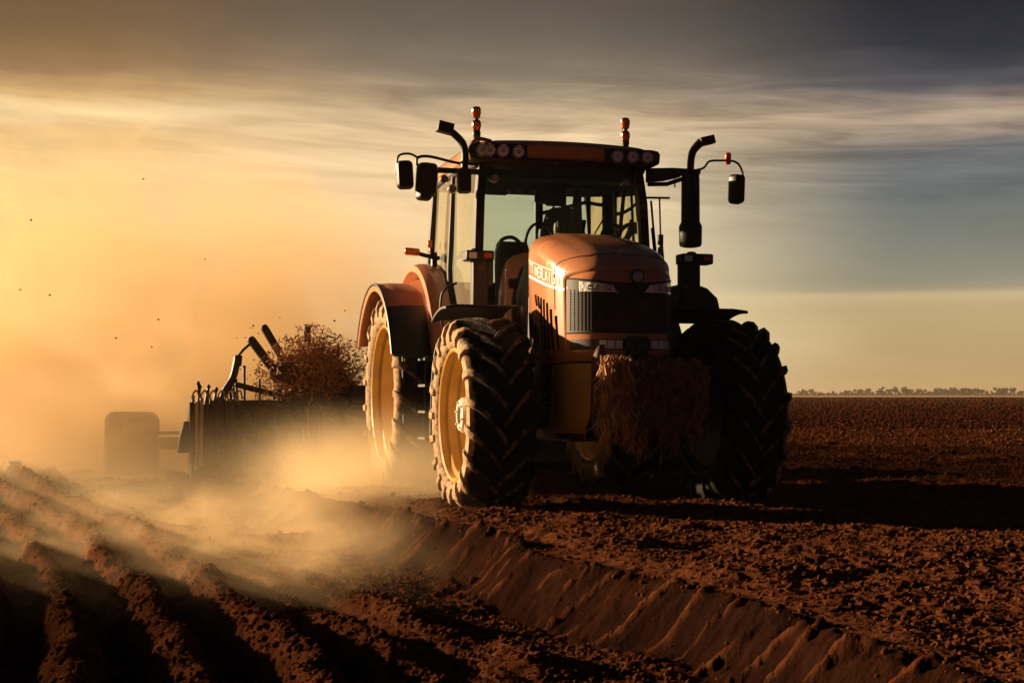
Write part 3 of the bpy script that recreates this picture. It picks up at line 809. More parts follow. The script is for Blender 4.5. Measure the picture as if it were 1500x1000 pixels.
for k in range(5):
    g = MB(); y = .30 - .085 * k
    slot(g, y, 1.44, 1.76 - .035 * k, .04, .03)
    g.build('vent_slot', VENT, HOOD, 40)
g = MB()
gl = 'TTINERLAIGT'
def stroke(y0, z0, y1, z1, t_=.014):
    d = math.hypot(y1 - y0, z1 - z0) or 1; ny, nz_ = -(z1 - z0) / d * t_ / 2, (y1 - y0) / d * t_ / 2
    pts = [(y0 + ny, z0 + nz_), (y1 + ny, z1 + nz_), (y1 - ny, z1 - nz_), (y0 - ny, z0 - nz_)]
    g.add([(hood_x(p[0]) , p[0], p[1]) for p in pts] + [(hood_x(p[0]) + .02, p[0], p[1]) for p in pts], [(0, 1, 2, 3), (7, 6, 5, 4), (0, 4, 5, 1), (1, 5, 6, 2), (2, 6, 7, 3), (3, 7, 4, 0)])
GL = {'T': [(0, 1, 1, 1), (.5, 0, .5, 1)], 'I': [(.5, 0, .5, 1)], 'N': [(0, 0, 0, 1), (0, 1, 1, 0), (1, 0, 1, 1)], 'E': [(0, 0, 0, 1), (0, 1, 1, 1), (0, .5, .8, .5), (0, 0, 1, 0)],
      'R': [(0, 0, 0, 1), (0, 1, 1, 1), (1, 1, 1, .5), (1, .5, 0, .5), (.4, .5, 1, 0)], 'L': [(0, 0, 0, 1), (0, 0, 1, 0)], 'A': [(0, 0, .5, 1), (.5, 1, 1, 0), (.25, .4, .75, .4)], 'G': [(1, 1, 0, 1), (0, 1, 0, 0), (0, 0, 1, 0), (1, 0, 1, .45), (1, .45, .5, .45)]}
def zl(y): return 2.235 + (y - .25) * .195
ya, yb = .26, -.66
for i, ch in enumerate(gl):
    w_ = (ya - yb) / len(gl); y_l = ya - i * w_ - .012
    for a0, b0, a1, b1 in GL[ch]:
        p = y_l - a0 * (w_ - .026); q = y_l - a1 * (w_ - .026)
        stroke(p, zl(p) - .115 + b0 * .085, q, zl(q) - .115 + b1 * .085)
for k in range(12):
    p = ya + .02 - (ya - yb + .06) * k / 12; q = ya + .02 - (ya - yb + .06) * (k + 1) / 12 - .002
    stroke(p, zl(p) - .150, q, zl(q) - .150, .022)
    stroke(p, zl(p) - .008, q, zl(q) - .008, .007)
g.build('side_lettering', WHITE, HOOD, None)
# black cowl between hood and cab, with the exhaust box on the right
b = MB(); b.loft([[(CX + x * s, y, z) for x, z in ((-.40, 1.3), (-.40, 2.0), (-.30, 2.30), (0, 2.42), (.30, 2.30), (.40, 2.0), (.40, 1.3))] for y, s in ((.38, 1.), (.8, .98), (1.22, .95))], True, True)
b.build('cowl', BLK, TR, 35, .01)

# cab --------------------------------------------------------------
CW, YF, YB, ZB, ZR = .90, 1.2, 2.98, 1.45, 3.24
def bar(g, pts, w, d, n=None):
    # rectangular bar along a path; w along x, d along y
    rings_ = [[(p[0] - w / 2, p[1] - d / 2, p[2]), (p[0] + w / 2, p[1] - d / 2, p[2]), (p[0] + w / 2, p[1] + d / 2, p[2]), (p[0] - w / 2, p[1] + d / 2, p[2])] for p in pts]
    return g.loft(rings_, True, True)
b = MB()
for s in (-1, 1):
    bar(b, [(s * .84, 1.16, 1.5), (s * .845, 1.13, 1.9), (s * .85, 1.12, 2.4), (s * .83, 1.14, 2.9), (s * .79, 1.18, 3.26)], .085, .12)      # front pillar
    bar(b, [(s * .90, 2.05, 1.5), (s * .915, 2.05, 2.3), (s * .87, 2.05, 3.26)], .05, .06)                    # door pillar
    bar(b, [(s * .90, 2.98, 1.9), (s * .92, 2.98, 2.4), (s * .86, 2.95, 3.26)], .07, .09)                      # rear pillar
    b.tube([(s * .83, 1.16, 3.24), (s * .86, 2.05, 3.26), (s * .86, 2.98, 3.26)], .05, 8)
    b.tube([(s * .90, 1.16, 1.52), (s * .92, 2.0, 1.52), (s * .92, 2.25, 1.62), (s * .92, 2.5, 1.95), (s * .92, 2.98, 2.05)], .045, 8)
b.tube([(-.8, 1.17, 3.24), (.8, 1.17, 3.24)], .05, 8); b.tube([(-.86, 2.97, 3.25), (.86, 2.97, 3.25)], .05, 8); b.tube([(-.9, 2.98, 2.05), (.9, 2.98, 2.05)], .05, 8)
b.tube([(-.36, 2.97, 2.05), (-.36, 2.97, 3.25)], .022, 8); b.tube([(.30, 2.97, 2.05), (.30, 2.97, 3.25)], .05, 8); b.tube([(.58, 2.97, 2.05), (.58, 2.97, 3.25)], .04, 8)
b.tube([(.30, 2.97, 3.0), (.86, 2.97, 3.15)], .022, 8)
b.tube([(-.84, 1.14, 1.52), (.84, 1.14, 1.52)], .05, 8)
b.build('cab_frame', BLK, TR, 35, .012)
b = MB()
b.b2((-.88, 1.15, 1.38), (.88, 2.3, 1.50)); b.b2((-.86, 2.2, 1.36), (.86, 2.95, 2.0))
b.prism([(1.12, 1.36), (2.2, 1.36), (2.4, 1.7), (2.4, 1.98), (1.6, 1.5), (1.12, 1.5)], -.86, -.84, 'x')
b.build('cab_floor', IRON, TR, 35, .02)
# glass
def pane(name, quad, m, parent, nseg=6, bow=(0, 0, 0)):
    a, b_, c, d = [Vector(q) for q in quad]; g_ = MB(); rows_ = []
    for i in range(nseg + 1):
        u = i / nseg; row = []
        for j in range(nseg + 1):
            v = j / nseg; p = a.lerp(b_, u).lerp(d.lerp(c, u), v)
            p = p + Vector(bow) * (4 * u * (1 - u)); row.append(p)
        rows_.append(row)
    g_.loft(rows_, False, False)
    return g_.build(name, m, parent, 60)
pane('windscreen', [(-.80, 1.15, 1.55), (.80, 1.15, 1.55), (.77, 1.18, 3.22), (-.77, 1.18, 3.22)], GLASS, TR, 8, (0, -.06, 0))
pane('rear_window', [(-.88, 2.96, 2.08), (.88, 2.96, 2.08), (.82, 2.95, 3.22), (-.82, 2.95, 3.22)], GLASS, TR, 3)
for s in (-1, 1):
    pane('side_window', [(s * .885, 1.20, 1.58), (s * .90, 2.03, 1.56), (s * .865, 2.03, 3.22), (s * .82, 1.22, 3.22)], SGLASS if s < 0 else GLASS, TR, 6, (s * .03, 0, 0))
    pane('side_window', [(s * .90, 2.08, 2.1), (s * .91, 2.93, 2.1), (s * .855, 2.93, 3.22), (s * .865, 2.08, 3.22)], SGLASS if s < 0 else GLASS, TR, 6, (s * .02, 0, 0))
# roof
def _rr(gx, gy, r): return rrect(2 * (.92 + gx), 2.34 + 2 * gy, r, 6, (.0, 2.17))
def roof_ring(z, gx, gy, r):
    return [(x, y, z + (.035 * (1 - (x / .92) ** 2) if z > 3.35 else 0)) for x, y in sum([[((a_[0] * (1 - q / 6) + b_[0] * q / 6), (a_[1] * (1 - q / 6) + b_[1] * q / 6)) for q in range(6)] for a_, b_ in zip(_rr(gx, gy, r), _rr(gx, gy, r)[1:] + _rr(gx, gy, r)[:1])], [])]
b = MB(); b.loft([roof_ring(3.25, -.05, -.03, .2), roof_ring(3.30, .0, .0, .22), roof_ring(3.38, .005, .005, .22), roof_ring(3.425, -.03, -.03, .2), roof_ring(3.445, -.12, -.12, .18), roof_ring(3.452, -.4, -.4, .15)], True, True)
ROOF = b.build('cab_roof', PAINT, TR, 40)
b = MB()   # front visor band and the two black corner housings
b.loft([[(x, y, z) for x, y in rrect(1.74, .3, .1, 5, (0, 1.12))] for z in (3.235, 3.275)], True, True)
for s in (-1, 1):
    pts = [(s * .96, .98), (s * .955, 1.3), (s * .80, 1.35), (s * .36, 1.06), (s * .40, .965), (s * .88, .925)]
    b.loft([[(CXo, y, z) for CXo, y in [(x * k_, y_) for x, y_ in pts]] for z, k_ in ((3.245, .93), (3.28, 1.), (3.37, 1.01), (3.405, .98))], True, True)
b.build('roof_visor', BLK, ROOF, 35, .015)
for x, y in ((-.86, .925), (-.79, .925), (-.655, .932), (-.50, .945), (.50, .945), (.655, .932), (.80, .925)):
    yy_ = y - .012; r = .054
    g = MB(); g.lathe([(yy_ - .022, .001), (yy_ - .026, r * .55), (yy_ - .02, r * .92), (yy_ - .005, r), (yy_ + .03, r)], c=(x, 0, 3.325), axis='y', n=24)
    wl = g.build('roof_lamp', LENS, ROOF, 30)
    g = MB(); g.lathe([(yy_ - .024, r * 1.0), (yy_ - .028, r * 1.12), (yy_ + .02, r * 1.15)], c=(x, 0, 3.325), axis='y', n=24)
    g.lathe([(yy_ - .030, .008), (yy_ - .032, .018), (yy_ - .025, .020)], c=(x, 0, 3.325), axis='y', n=16)
    g.build('lamp_ring', CHROME, wl, 30)
# small wing at the left corner of the roof
g = MB(); g.tube(smooth_path([(-.93, 1.05, 3.26), (-.955, 1.02, 3.33), (-.93, 1.0, 3.41), (-.86, 1.02, 3.45), (-.72, 1.1, 3.445)]), [.018] * 18 + [.02] * 6 + [.012], 8)
g.build('roof_fin', PAINT, ROOF, 40)
# amber beacons
for s, x, y in ((-1, -.80, 1.38), (1, .75, 1.40)):
    top = 0 if s < 0 else -.03
    g = MB(); g.lathe([(3.30, .055), (3.42, .055), (3.43, .035), (3.52, .035), (3.54, .042), (3.58 + top, .042), (3.60 + top, .03), (3.68 + top, .03), (3.70 + top, .02), (3.74 + top, .02)], c=(x, y, 0), axis='z', n=18, cap=True)
    bc = g.build('beacon_pole', BLK, TR, 40)
    for z0 in (3.585, 3.715):
        g = MB(); g.lathe([(z0 + top, .028), (z0 + .01 + top, .036), (z0 + .05 + top, .048), (z0 + .085 + top, .047), (z0 + .10 + top, .03), (z0 + .105 + top, .001)], c=(x, y, 0), axis='z', n=20)
        g.build('beacon', AMBER, bc, 40)
        g = MB(); g.lathe([(z0 + .092 + top, .043), (z0 + .108 + top, .034), (z0 + .115 + top, .001)], c=(x, y, 0), axis='z', n=20)
        for a in (.6, 2.2, 3.8, 5.4): g.tube([(x + .04 * math.cos(a), y + .04 * math.sin(a), z0 + top), (x + .045 * math.cos(a), y + .045 * math.sin(a), z0 + .09 + top)], .005, 5)
        g.build('beacon_cap', BLK, bc, 40)
# cab interior
g = MB()
g.loft([[(x, y, z) for x, y in rrect(w_, d_s, .06, 4, (.13, y0_))] for z, w_, d_s, y0_ in ((2.02, .48, .14, 2.3), (2.2, .52, .15, 2.32), (2.55, .46, .13, 2.38), (2.70, .36, .11, 2.41), (2.74, .22, .08, 2.41))], True, True)
g.loft([[(x, y, z) for x, y in rrect(.5, .5, .08, 4, (.13, 2.08))] for z in (1.88, 1.92, 2.0, 2.03)], True, True)
g.loft([[(x, y, z) for x, y in rrect(.34, .4, .05, 4, (.13, 2.1))] for z in (1.49, 1.88)], True, True)
g.loft([[(x, y, z) for x, y in rrect(.20 * k_, .08, .03, 4, (.02, 2.40))] for z, k_ in ((2.76, .7), (2.80, 1), (2.88, 1), (2.92, .7))], True, True)
g.tube([(.04, 2.4, 2.70), (.02, 2.4, 2.78)], .012, 6)
g.b2((-.2, 1.95, 2.12), (-.1, 2.35, 2.18)); g.b2((.38, 1.95, 2.12), (.5, 2.35, 2.2))
g.build('driver_seat', SEAT, TR, 40, loc=(.27, 0, .26))
def ring_at(g, c, r, tilt, n=26, rad=.014, ax='x'):
    m_ = Euler((tilt, 0, 0)).to_matrix() if ax == 'x' else Euler((tilt, .35, 0)).to_matrix()
    pts = [Vector(c) + m_ @ Vector((r * math.cos(2 * math.pi * k / n), r * math.sin(2 * math.pi * k / n), 0)) for k in range(n + 1)]
    g.tube(pts, rad, 7, False)
g = MB(); ring_at(g, (.13, 1.72, 2.36), .19, R_(38)); ring_at(g, (.13, 1.72, 2.36), .05, R_(38), 14, .03)
m_ = Euler((R_(38), 0, 0)).to_matrix()
for a in (R_(90), R_(210), R_(330)):
    g.tube([Vector((.13, 1.72, 2.36)), Vector((.13, 1.72, 2.36)) + m_ @ Vector((.19 * math.cos(a), .19 * math.sin(a), 0))], .012, 6)
g.tube([(.13, 1.70, 2.34), (.13, 1.5, 1.9), (.13, 1.46, 1.5)], .04, 8)
g.b2((.0, 1.42, 2.12), (.26, 1.5, 2.3))
g.build('steering_wheel', BLK, TR, 40, .0, loc=(.27, 0, .16))
g = MB()     # second seat and hoops on the left, levers, console
g.loft([[(x, y, z) for x, y in rrect(w_, .16, .05, 4, (-.50, 2.0 + (z - 1.9) * .06))] for z, w_ in ((1.5, .34), (2.0, .36), (2.4, .36), (2.50, .30))], True, True)
g.loft([[(x, y, z) for x, y in rrect(.36, .4, .05, 4, (-.50, 1.8))] for z in (1.5, 1.86, 1.9)], True, True)
g.tube(smooth_path([(-.66, 2.02, 2.45), (-.6, 2.02, 2.53), (-.5, 2.02, 2.55), (-.42, 2.02, 2.50)]), .02, 7)
g.build('passenger_seat', SEAT, TR, 40, loc=(.24, 0, .08))
g = MB()
g.tube(smooth_path([(-.36, 1.9, 2.2), (-.37, 1.9, 2.42), (-.30, 1.9, 2.56), (-.18, 1.9, 2.58), (-.09, 1.9, 2.48), (-.07, 1.9, 2.2)]), .016, 7)
g.tube([(-.03, 1.8, 2.0), (-.04, 1.85, 2.62)], .012, 6); g.tube([(-.04, 1.85, 2.62), (-.16, 1.85, 2.64)], .011, 6)
g.lathe([(2.46, .001), (2.47, .05), (2.54, .06), (2.60, .05), (2.62, .001)], c=(.0, 1.95, 0), axis='z', n=14)
g.tube([(.0, 1.95, 1.6), (.0, 1.95, 2.48)], .018, 6)
g.tube(smooth_path([(.42, 1.9, 2.1), (.44, 1.9, 2.45), (.54, 1.9, 2.60), (.66, 1.9, 2.55), (.72, 1.9, 2.38), (.74, 1.9, 2.1)]), .022, 7)
g.tube(smooth_path([(.62, 1.9, 2.1), (.64, 1.9, 2.34), (.72, 1.9, 2.45), (.82, 1.9, 2.36)]), .02, 7)
g.b2((.5, 1.7, 1.5), (.78, 2.3, 2.14))
g.build('control_levers', BLK, TR, 40, loc=(.22, 0, .18))
g = MB(); g.box((-.08, 1.5, 3.02), (.26, .10, .17), (.1, .15, -.3)); g.tube([(-.02, 1.5, 3.05), (.1, 1.5, 3.24)], .03, 8); g.box((-.24, 1.5, 2.99), (.06, .03, .05))
g.build('monitor', BLK, TR, 35, .02, loc=(.10, 0, -.03))
g = MB(); g.b2((-.82, 1.22, 3.12), (.82, 1.6, 3.26)); g.b2((-.8, 1.5, 3.05), (.0, 1.62, 3.14)); g.b2((.0, 1.5, 3.08), (.82, 1.62, 3.14)); g.loft([[(x, y, z) for x, y in rrect(.22, .05, .02, 3, (-.62, 1.3))] for z in (2.96, 3.06)], True, True)
g.b2((-.80, 1.5, 3.0), (-.5, 1.55, 3.1)); g.b2((-.86, 1.6, 3.2), (.86, 2.95, 3.27))
for x, w_ in ((-.42, .05), (-.30, .08), (-.16, .05)): g.b2((x, 1.52, 3.015), (x + w_, 1.56, 3.07))
g.build('roof_lining', LINING, TR, 35, .01)
for x, z in ((-.68, 3.10), (.66, 3.10)):
    g = MB(); g.lathe([(1.12, .001), (1.115, .03), (1.125, .045), (1.14, .05), (1.17, .05)], c=(x, 0, z), axis='y', n=20)
    g.build('cab_lamp', CHROME, TR, 30)
g = MB()
for x in (-.74, .74): g.tube(smooth_path([(x, 2.9, 2.05), (x * 1.02, 2.88, 2.6), (x * .98, 2.85, 3.24)]), .028, 8)
g.tube([(.50, 2.2, 3.24), (.47, 2.3, 2.7)], .03, 8); g.tube([(.70, 1.24, 3.22), (.86, 1.9, 2.6), (.88, 2.0, 1.6)], .02, 8)
g.box((.64, 2.5, 2.78), (.04, .08, .22), (0, .2, .3)); g.box((.72, 2.4, 2.5), (.10, .14, .22), (0, -.2, 0)); g.b2((-.72, 2.55, 2.0), (.72, 2.95, 2.2))
g.lathe([(2.60, .001), (2.61, .05), (2.67, .06), (2.73, .05), (2.75, .001)], c=(.10, 2.1, 0), axis='z', n=14); g.tube([(.10, 2.1, 2.2), (.10, 2.1, 2.62)], .016, 6)
g.build('cab_fittings', BLK, TR, 38)
# wiper on the screen
g = MB(); g.tube([(.28, 1.08, 2.52), (.62, 1.09, 3.08)], .008, 5); g.build('wiper', BLK, TR, None)

# mirrors, exhaust, intake, lamp brackets ---------------------------
def mirror(name, c, w_, h_, yaw, d=.09, lean=0):
    g_ = MB(); rings_ = []
    for y, k in ((-d, .72), (-d * .8, .90), (-.2 * d, 1.0), (0, 1.), (.012, .94)):
        rings_.append([(x, y, z) for x, z in rrect(w_ * k, h_ * (k * .5 + .5), min(w_, h_) * .28 * k, 5)])
    g_.loft(rings_, True, True)
    mt = Matrix.Translation(c) @ Euler((0, lean, yaw)).to_matrix().to_4x4()
    g_.v = [tuple(mt @ Vector(v)) for v in g_.v]
    return g_
ml = mirror('mirror', (-1.545, 1.22, 3.105), .165, .275, R_(-8), lean=R_(-3)).build('mirror', BLK, TR, 40)
ml2 = mirror('mirror', (-1.345, 1.20, 3.06), .20, .33, R_(6), .12, R_(4)).build('mirror', BLK, TR, 40)
mirror('mirror', (-1.375, 1.18, 2.925), .145, .13, R_(6), .10, R_(4)).build('wide_angle_mirror', BLK, ml2, 40)
mirror('mirror', (-1.01, 1.02, 3.04), .14, .24, R_(-12), .11).build('mirror', BLK, TR, 40)
g = MB()
g.tube(smooth_path([(-.82, 1.14, 3.225), (-1.05, 1.16, 3.235), (-1.3, 1.2, 3.29), (-1.42, 1.2, 3.275), (-1.43, 1.2, 3.20)]), .014, 8)
g.tube(smooth_path([(-1.42, 1.2, 3.275), (-1.5, 1.21, 3.31), (-1.60, 1.21, 3.29), (-1.625, 1.21, 3.2), (-1.63, 1.21, 3.10)]), .011, 8)
g.tube([(-.8, 1.13, 3.15), (-1.25, 1.18, 3.16)], .028, 8)
g.tube(smooth_path([(-1.25, 1.18, 3.16), (-1.33, 1.2, 3.15), (-1.34, 1.24, 3.06)]), .02, 8)
g.tube([(-1.0, 1.06, 3.16), (-1.01, 1.06, 3.04)], .02, 8)
g.build('mirror_arm', BLK, TR, 40)
# work lamps under the mirror arm, lit through by the sun
for x, z in ((-1.16, 3.08), (-1.08, 2.99)):
    g = MB(); g.lathe([(1.20, .001), (1.195, .035), (1.21, .045), (1.27, .04), (1.29, .02)], c=(x, 0, z), axis='y', n=18); g.build('arm_lamp', CHROME, TR, 30)
# intake pipe left
g = MB(); pp = smooth_path([(-1.01, 1.0, 3.16), (-1.005, 1.0, 3.30), (-1.03, 1.0, 3.40), (-1.11, 1.0, 3.48), (-1.17, 1.0, 3.52)])
g.tube(pp, [.036] * len(pp), 12)
g.box((-1.20, 1.0, 3.535), (.15, .12, .10), (0, R_(12), 0)); g.build('intake_pipe', BLK, TR, 40, .018)
# right: arm with muffler, tail pipe, mirror
g = MB()
g.prism([(.84, 3.10), (1.02, 3.12), (1.18, 3.16), (1.22, 3.20), (1.40, 3.22), (1.40, 3.245), (1.1, 3.25), (.84, 3.235)], .99, 1.06, 'y')
g.tube([(.85, 1.02, 3.08), (1.05, 1.02, 3.09), (1.25, 1.02, 3.16)], .022, 8)
g.tube([(1.13, 1.02, 3.16), (1.135, 1.02, 3.06)], .008, 6)
g.tube(smooth_path([(1.36, 1.02, 3.24), (1.45, 1.04, 3.27), (1.52, 1.06, 3.34), (1.66, 1.1, 3.36), (1.80, 1.15, 3.37), (1.88, 1.18, 3.35), (1.93, 1.2, 3.29), (1.95, 1.2, 3.20), (1.95, 1.2, 3.1)]), .012, 8)
g.build('mirror_arm', BLK, TR, 40, .01)
mirror('mirror', (1.855, 1.2, 3.09), .15, .30, R_(10), .10, R_(2)).build('mirror', BLK, TR, 40)
g = MB(); g.lathe([(3.33, .02), (3.345, .03), (3.42, .034), (3.445, .026), (3.45, .001)], c=(1.75, 1.13, 0), axis='z', n=16); g.build('marker_lamp', REDL, TR, 40)
g = MB()
g.lathe([(2.47, .06), (2.48, .10), (2.50, .112), (2.68, .115), (2.71, .10), (2.72, .093), (3.15, .090), (3.19, .088), (3.20, .10), (3.215, .10), (3.22, .05)], c=(1.30, 1.02, 0), axis='z', n=28, cap=True)
g.build('exhaust_stack', BLK, TR, 40)
g = MB(); pp = smooth_path([(1.30, 1.02, 3.20), (1.305, 1.02, 3.34), (1.33, 1.02, 3.43), (1.39, 1.02, 3.50), (1.44, 1.02, 3.53)])
g.tube(pp, [.034 + .012 * i / len(pp) for i in range(len(pp))], 12); g.box((1.47, 1.02, 3.535), (.15, .11, .085), (0, R_(-14), 0)); g.build('exhaust_pipe', BLK, TR, 40, .016)
# grab rails and aerials on the right flank of the cab
g = MB()
g.tube([(.97, 1.25, 2.95), (1.0, 1.2, 2.4), (1.0, 1.2, 2.2)], .012, 6); g.tube([(1.08, 1.3, 2.98), (1.09, 1.3, 2.62)], .009, 6); g.tube([(.9, 1.25, 2.98), (1.18, 1.28, 2.99)], .012, 6)
g.tube([(1.09, 1.3, 2.62), (1.11, 1.28, 2.3)], .02, 7); g.lathe([(2.52, .03), (2.62, .03)], c=(1.09, 1.3, 0), axis='z', n=10, cap=True); g.tube([(.93, 1.1, 2.66), (.95, 1.05, 2.3)], .02, 6)
g.b2((.9, 1.1, 2.3), (1.0, 1.2, 2.42)); g.tube([(.92, .9, 2.33), (.93, .9, 2.45)], .02, 6)
g.build('grab_rail', BLK, TR, 40)
g = MB(); g.lathe([(0, .001), (.005, .03), (.05, .035), (.07, .001)], c=(.56, .3, 2.33), axis='z', n=14); g.tube([(.5, .3, 2.3), (.56, .3, 2.34)], .01, 6); g.build('hood_stop', BLK, TR, 40)
def lamp_post(x, y, z0, z1, lx0, lx1, amber_right, mcol):
    g_ = MB(); bar(g_, [(x, y, z0), (x, y, z1)], .15, .12); bar(g_, [(x + .06, y + .05, z1 - .25), (x + .06, y + .05, z1)], .16, .1)
    po = g_.build('lamp_post', BLK, TR, 35, .012)
    g_ = MB(); g_.b2((lx0, y - .09, z1 - .012), (lx1, y + .09, z1 + .085)); g_.lathe([(z1 + .08, .05), (z1 + .105, .045), (z1 + .11, .02)], c=((lx0 * .6 + lx1 * .4), y, 0), axis='z', n=14)
    hd = g_.build('lamp_housing', BLK, po, 35, .014)
    g_ = MB(); g_.b2((lx1 - .10, y - .098, z1 + .015), (lx1 - .025, y - .085, z1 + .062)); g_.build('indicator', mcol, hd, 35, .006)
    g_ = MB(); g_.b2((lx0 + .02, y - .097, z1 + .008), (lx0 + .10, y - .085, z1 + .068)); g_.build('front_lamp', LENS, hd, 35, .006)
lamp_post(-.885, .92, 1.80, 2.285, -1.03, -.76, True, AMBER)
lamp_post(.97, .30, 1.80, 2.245, .89, 1.205, True, REDL)
# front fenders
def front_fender(s, xo, xi):
    g_ = MB(); rings_ = []
    for k in range(13):
        a = R_(64 + 32 * k / 12); ry, rz = 1.1, .98
        y, z = .20 + ry * math.cos(a), RF - .03 + rz * math.sin(a)
        rings_.append([(xo, y, z - .035), (xo, y, z - .005), (xo * .85 + xi * .15, y, z + .012), (xi, y, z + .012), (xi, y, z - .012), (xo * .85 + xi * .15, y, z - .012)])
    g_.loft(rings_, True, True)
    ff = g_.build('front_fender', BLK, TR, 35, .008)
    g_ = MB(); g_.tube([(s * .66, .1, RF + .05), (s * .70, .1, 1.45), (s * .72, .12, 1.80)], .035, 8); g_.build('fender_strut', IRON, ff, 35)
    return ff
front_fender(-1, -1.40, -.74)
front_fender(1, 1.50, .55)
g = MB(); g.prism([(.86, 1.78), (1.30, 1.80), (1.27, 1.92), (1.17, 2.01), (1.05, 2.05), (.9, 2.05)], .25, .75, 'y'); g.build('air_box', BLK, TR, 30, .03)
# rear fenders: outer shell over the tyre with an inner body panel up to the cab
def rear_fender(s):
    cy_, cz_ = 2.9, RB - .03
    g_ = MB(); rings_ = []
    for k in range(21):
        a = R_(28 + 132 * k / 20); rr2 = 1.165
        y, z = cy_ + rr2 * math.cos(a), cz_ + rr2 * math.sin(a)
        ny, nz2 = math.cos(a), math.sin(a)
        def P(x, d): return (s * x, y + ny * d, z + nz2 * d)
        rings_.append([P(1.555, -.07), P(1.56, -.015), P(1.53, .008), P(1.40, .018), P(1.20, .018), P(1.10, .06), P(.98, .09), P(.98, .0), P(1.14, -.015), P(1.4, -.012), P(1.535, -.03), P(1.54, -.07)])
    g_.loft(rings_, True, True)
    fd = g_.build('rear_fender', PAINT, TR, 38, .0)
    g_ = MB(); rings_ = []
    for k in range(19):
        a = R_(40 + 126 * k / 18); rr2 = 1.26 + .10 * math.sin(math.pi * k / 18)
        y, z = cy_ - .05 + rr2 * math.cos(a), cz_ + rr2 * math.sin(a)
        ny, nz2 = math.cos(a), math.sin(a)
        def P(x, d): return (s * x, y + ny * d, z + nz2 * d)
        rings_.append([P(1.17, -.05), P(1.16, .01), P(1.10, .03), P(.95, .035), P(.90, .02), P(.90, -.1), P(1.1, -.1)])
    g_.loft(rings_, True, True)
    g_.build('fender_panel', PAINT, fd, 38)
    g_ = MB(); rings_ = []
    for k in range(9):
        a = R_(131 + 30 * k / 8); rr2 = 1.172
        y, z = cy_ + rr2 * math.cos(a), cz_ + rr2 * math.sin(a); ny, nz2 = math.cos(a), math.sin(a)
        def P(x, d): return (s * x, y + ny * d, z + nz2 * d)
        rings_.append([P(1.545, -.03), P(1.545, .012), P(1.40, .030), P(1.18, .030), P(1.13, .012), P(1.13, -.03)])
    g_.loft(rings_, True, True)
    g_.build('fender_shade_panel', BLK, fd, 38, .006)  # added black panel: shade on the fender front put in as colour
    g_ = MB(); g_.tube([(s * 1.555, cy_ + 1.165 * math.cos(R_(28 + 132 * k / 30)), cz_ + 1.165 * math.sin(R_(28 + 132 * k / 30))) for k in range(31)], .016, 7)
    g_.tube([(s * .93, cy_ - .05 + 1.37 * math.cos(R_(50 + 110 * k / 30)), cz_ + 1.37 * math.sin(R_(50 + 110 * k / 30))) for k in range(31)], .022, 7)
    g_.build('fender_trim', BLK, fd, 40)
    return fd
rear_fender(-1); rear_fender(1)
# side marker lamp on a stalk above the left rear fender
g = MB(); g.tube([(-.92, 2.5, 2.44), (-1.06, 2.55, 2.47), (-1.16, 2.58, 2.50)], .022, 8); g.tube([(-.98, 2.5, 2.36), (-.98, 2.5, 2.5)], .035, 8); st_ = g.build('marker_stalk', BLK, TR, 40)
g = MB(); g.box((-1.20, 2.58, 2.51), (.16, .08, .075), (0, R_(4), 0)); g.build('marker_lamp', AMBER, st_, 35, .018)
g = MB(); g.box((-1.0, 2.62, 2.60), (.045, .03, .075)); g.tube([(-1.0, 2.6, 2.45), (-1.0, 2.62, 2.58)], .006, 5); g.build('reflector', AMBER, st_, 35, .012)
# tank and ladder on the left, tank on the right
b = MB(); b.loft([[(x, y, z) for x, z in rrect(.42, .68, .10, 5, (-.62, 1.02))] for y in (1.05, 1.1, 1.9, 1.95)], True, True); b.build('fuel_tank', IRON, TR, 35)
b = MB(); b.loft([[(x, y, z) for x, z in rrect(.42, .6, .10, 5, (.62, 1.0))] for y in (.95, 1.0, 2.0, 2.05)], True, True); b.build('tool_box', IRON, TR, 35)
b = MB()
for y in (1.50, 1.86):
    b.tube(smooth_path([(-1.16, y, 1.52), (-1.20, y, 1.3), (-1.22, y, .9), (-1.23, y, .56)]), .016, 7)
    b.tube([(-1.16, y, 1.52), (-.85, y, 1.50)], .018, 7)
for z in (.58, .84, 1.10, 1.36): b.b2((-1.29, 1.50, z - .014), (-1.02, 1.86, z + .014))
b.tube(smooth_path([(-1.02, 1.42, 1.55), (-1.14, 1.40, 1.7), (-1.14, 1.38, 2.0), (-1.0, 1.36, 2.1)]), .014, 7)
b.build('step_ladder', IRON, TR, 35, .005)
b = MB(); b.tube([(-1.44, 1.98, 1.50), (-1.44, 1.96, 1.42), (-1.40, 1.95, 1.39), (-1.22, 1.94, 1.39), (-1.18, 1.94, 1.42), (-1.18, 1.95, 1.50)], .012, 7)
b.tube([(-1.42, 1.95, 1.4), (-1.41, 1.95, .72)], .012, 6); b.tube([(-1.30, 1.94, 1.39), (-1.3, 1.94, .8)], .02, 6); b.box((-1.35, 1.97, 1.1), (.10, .02, .55))
b.build('mud_flap', BLK, TR, 40)

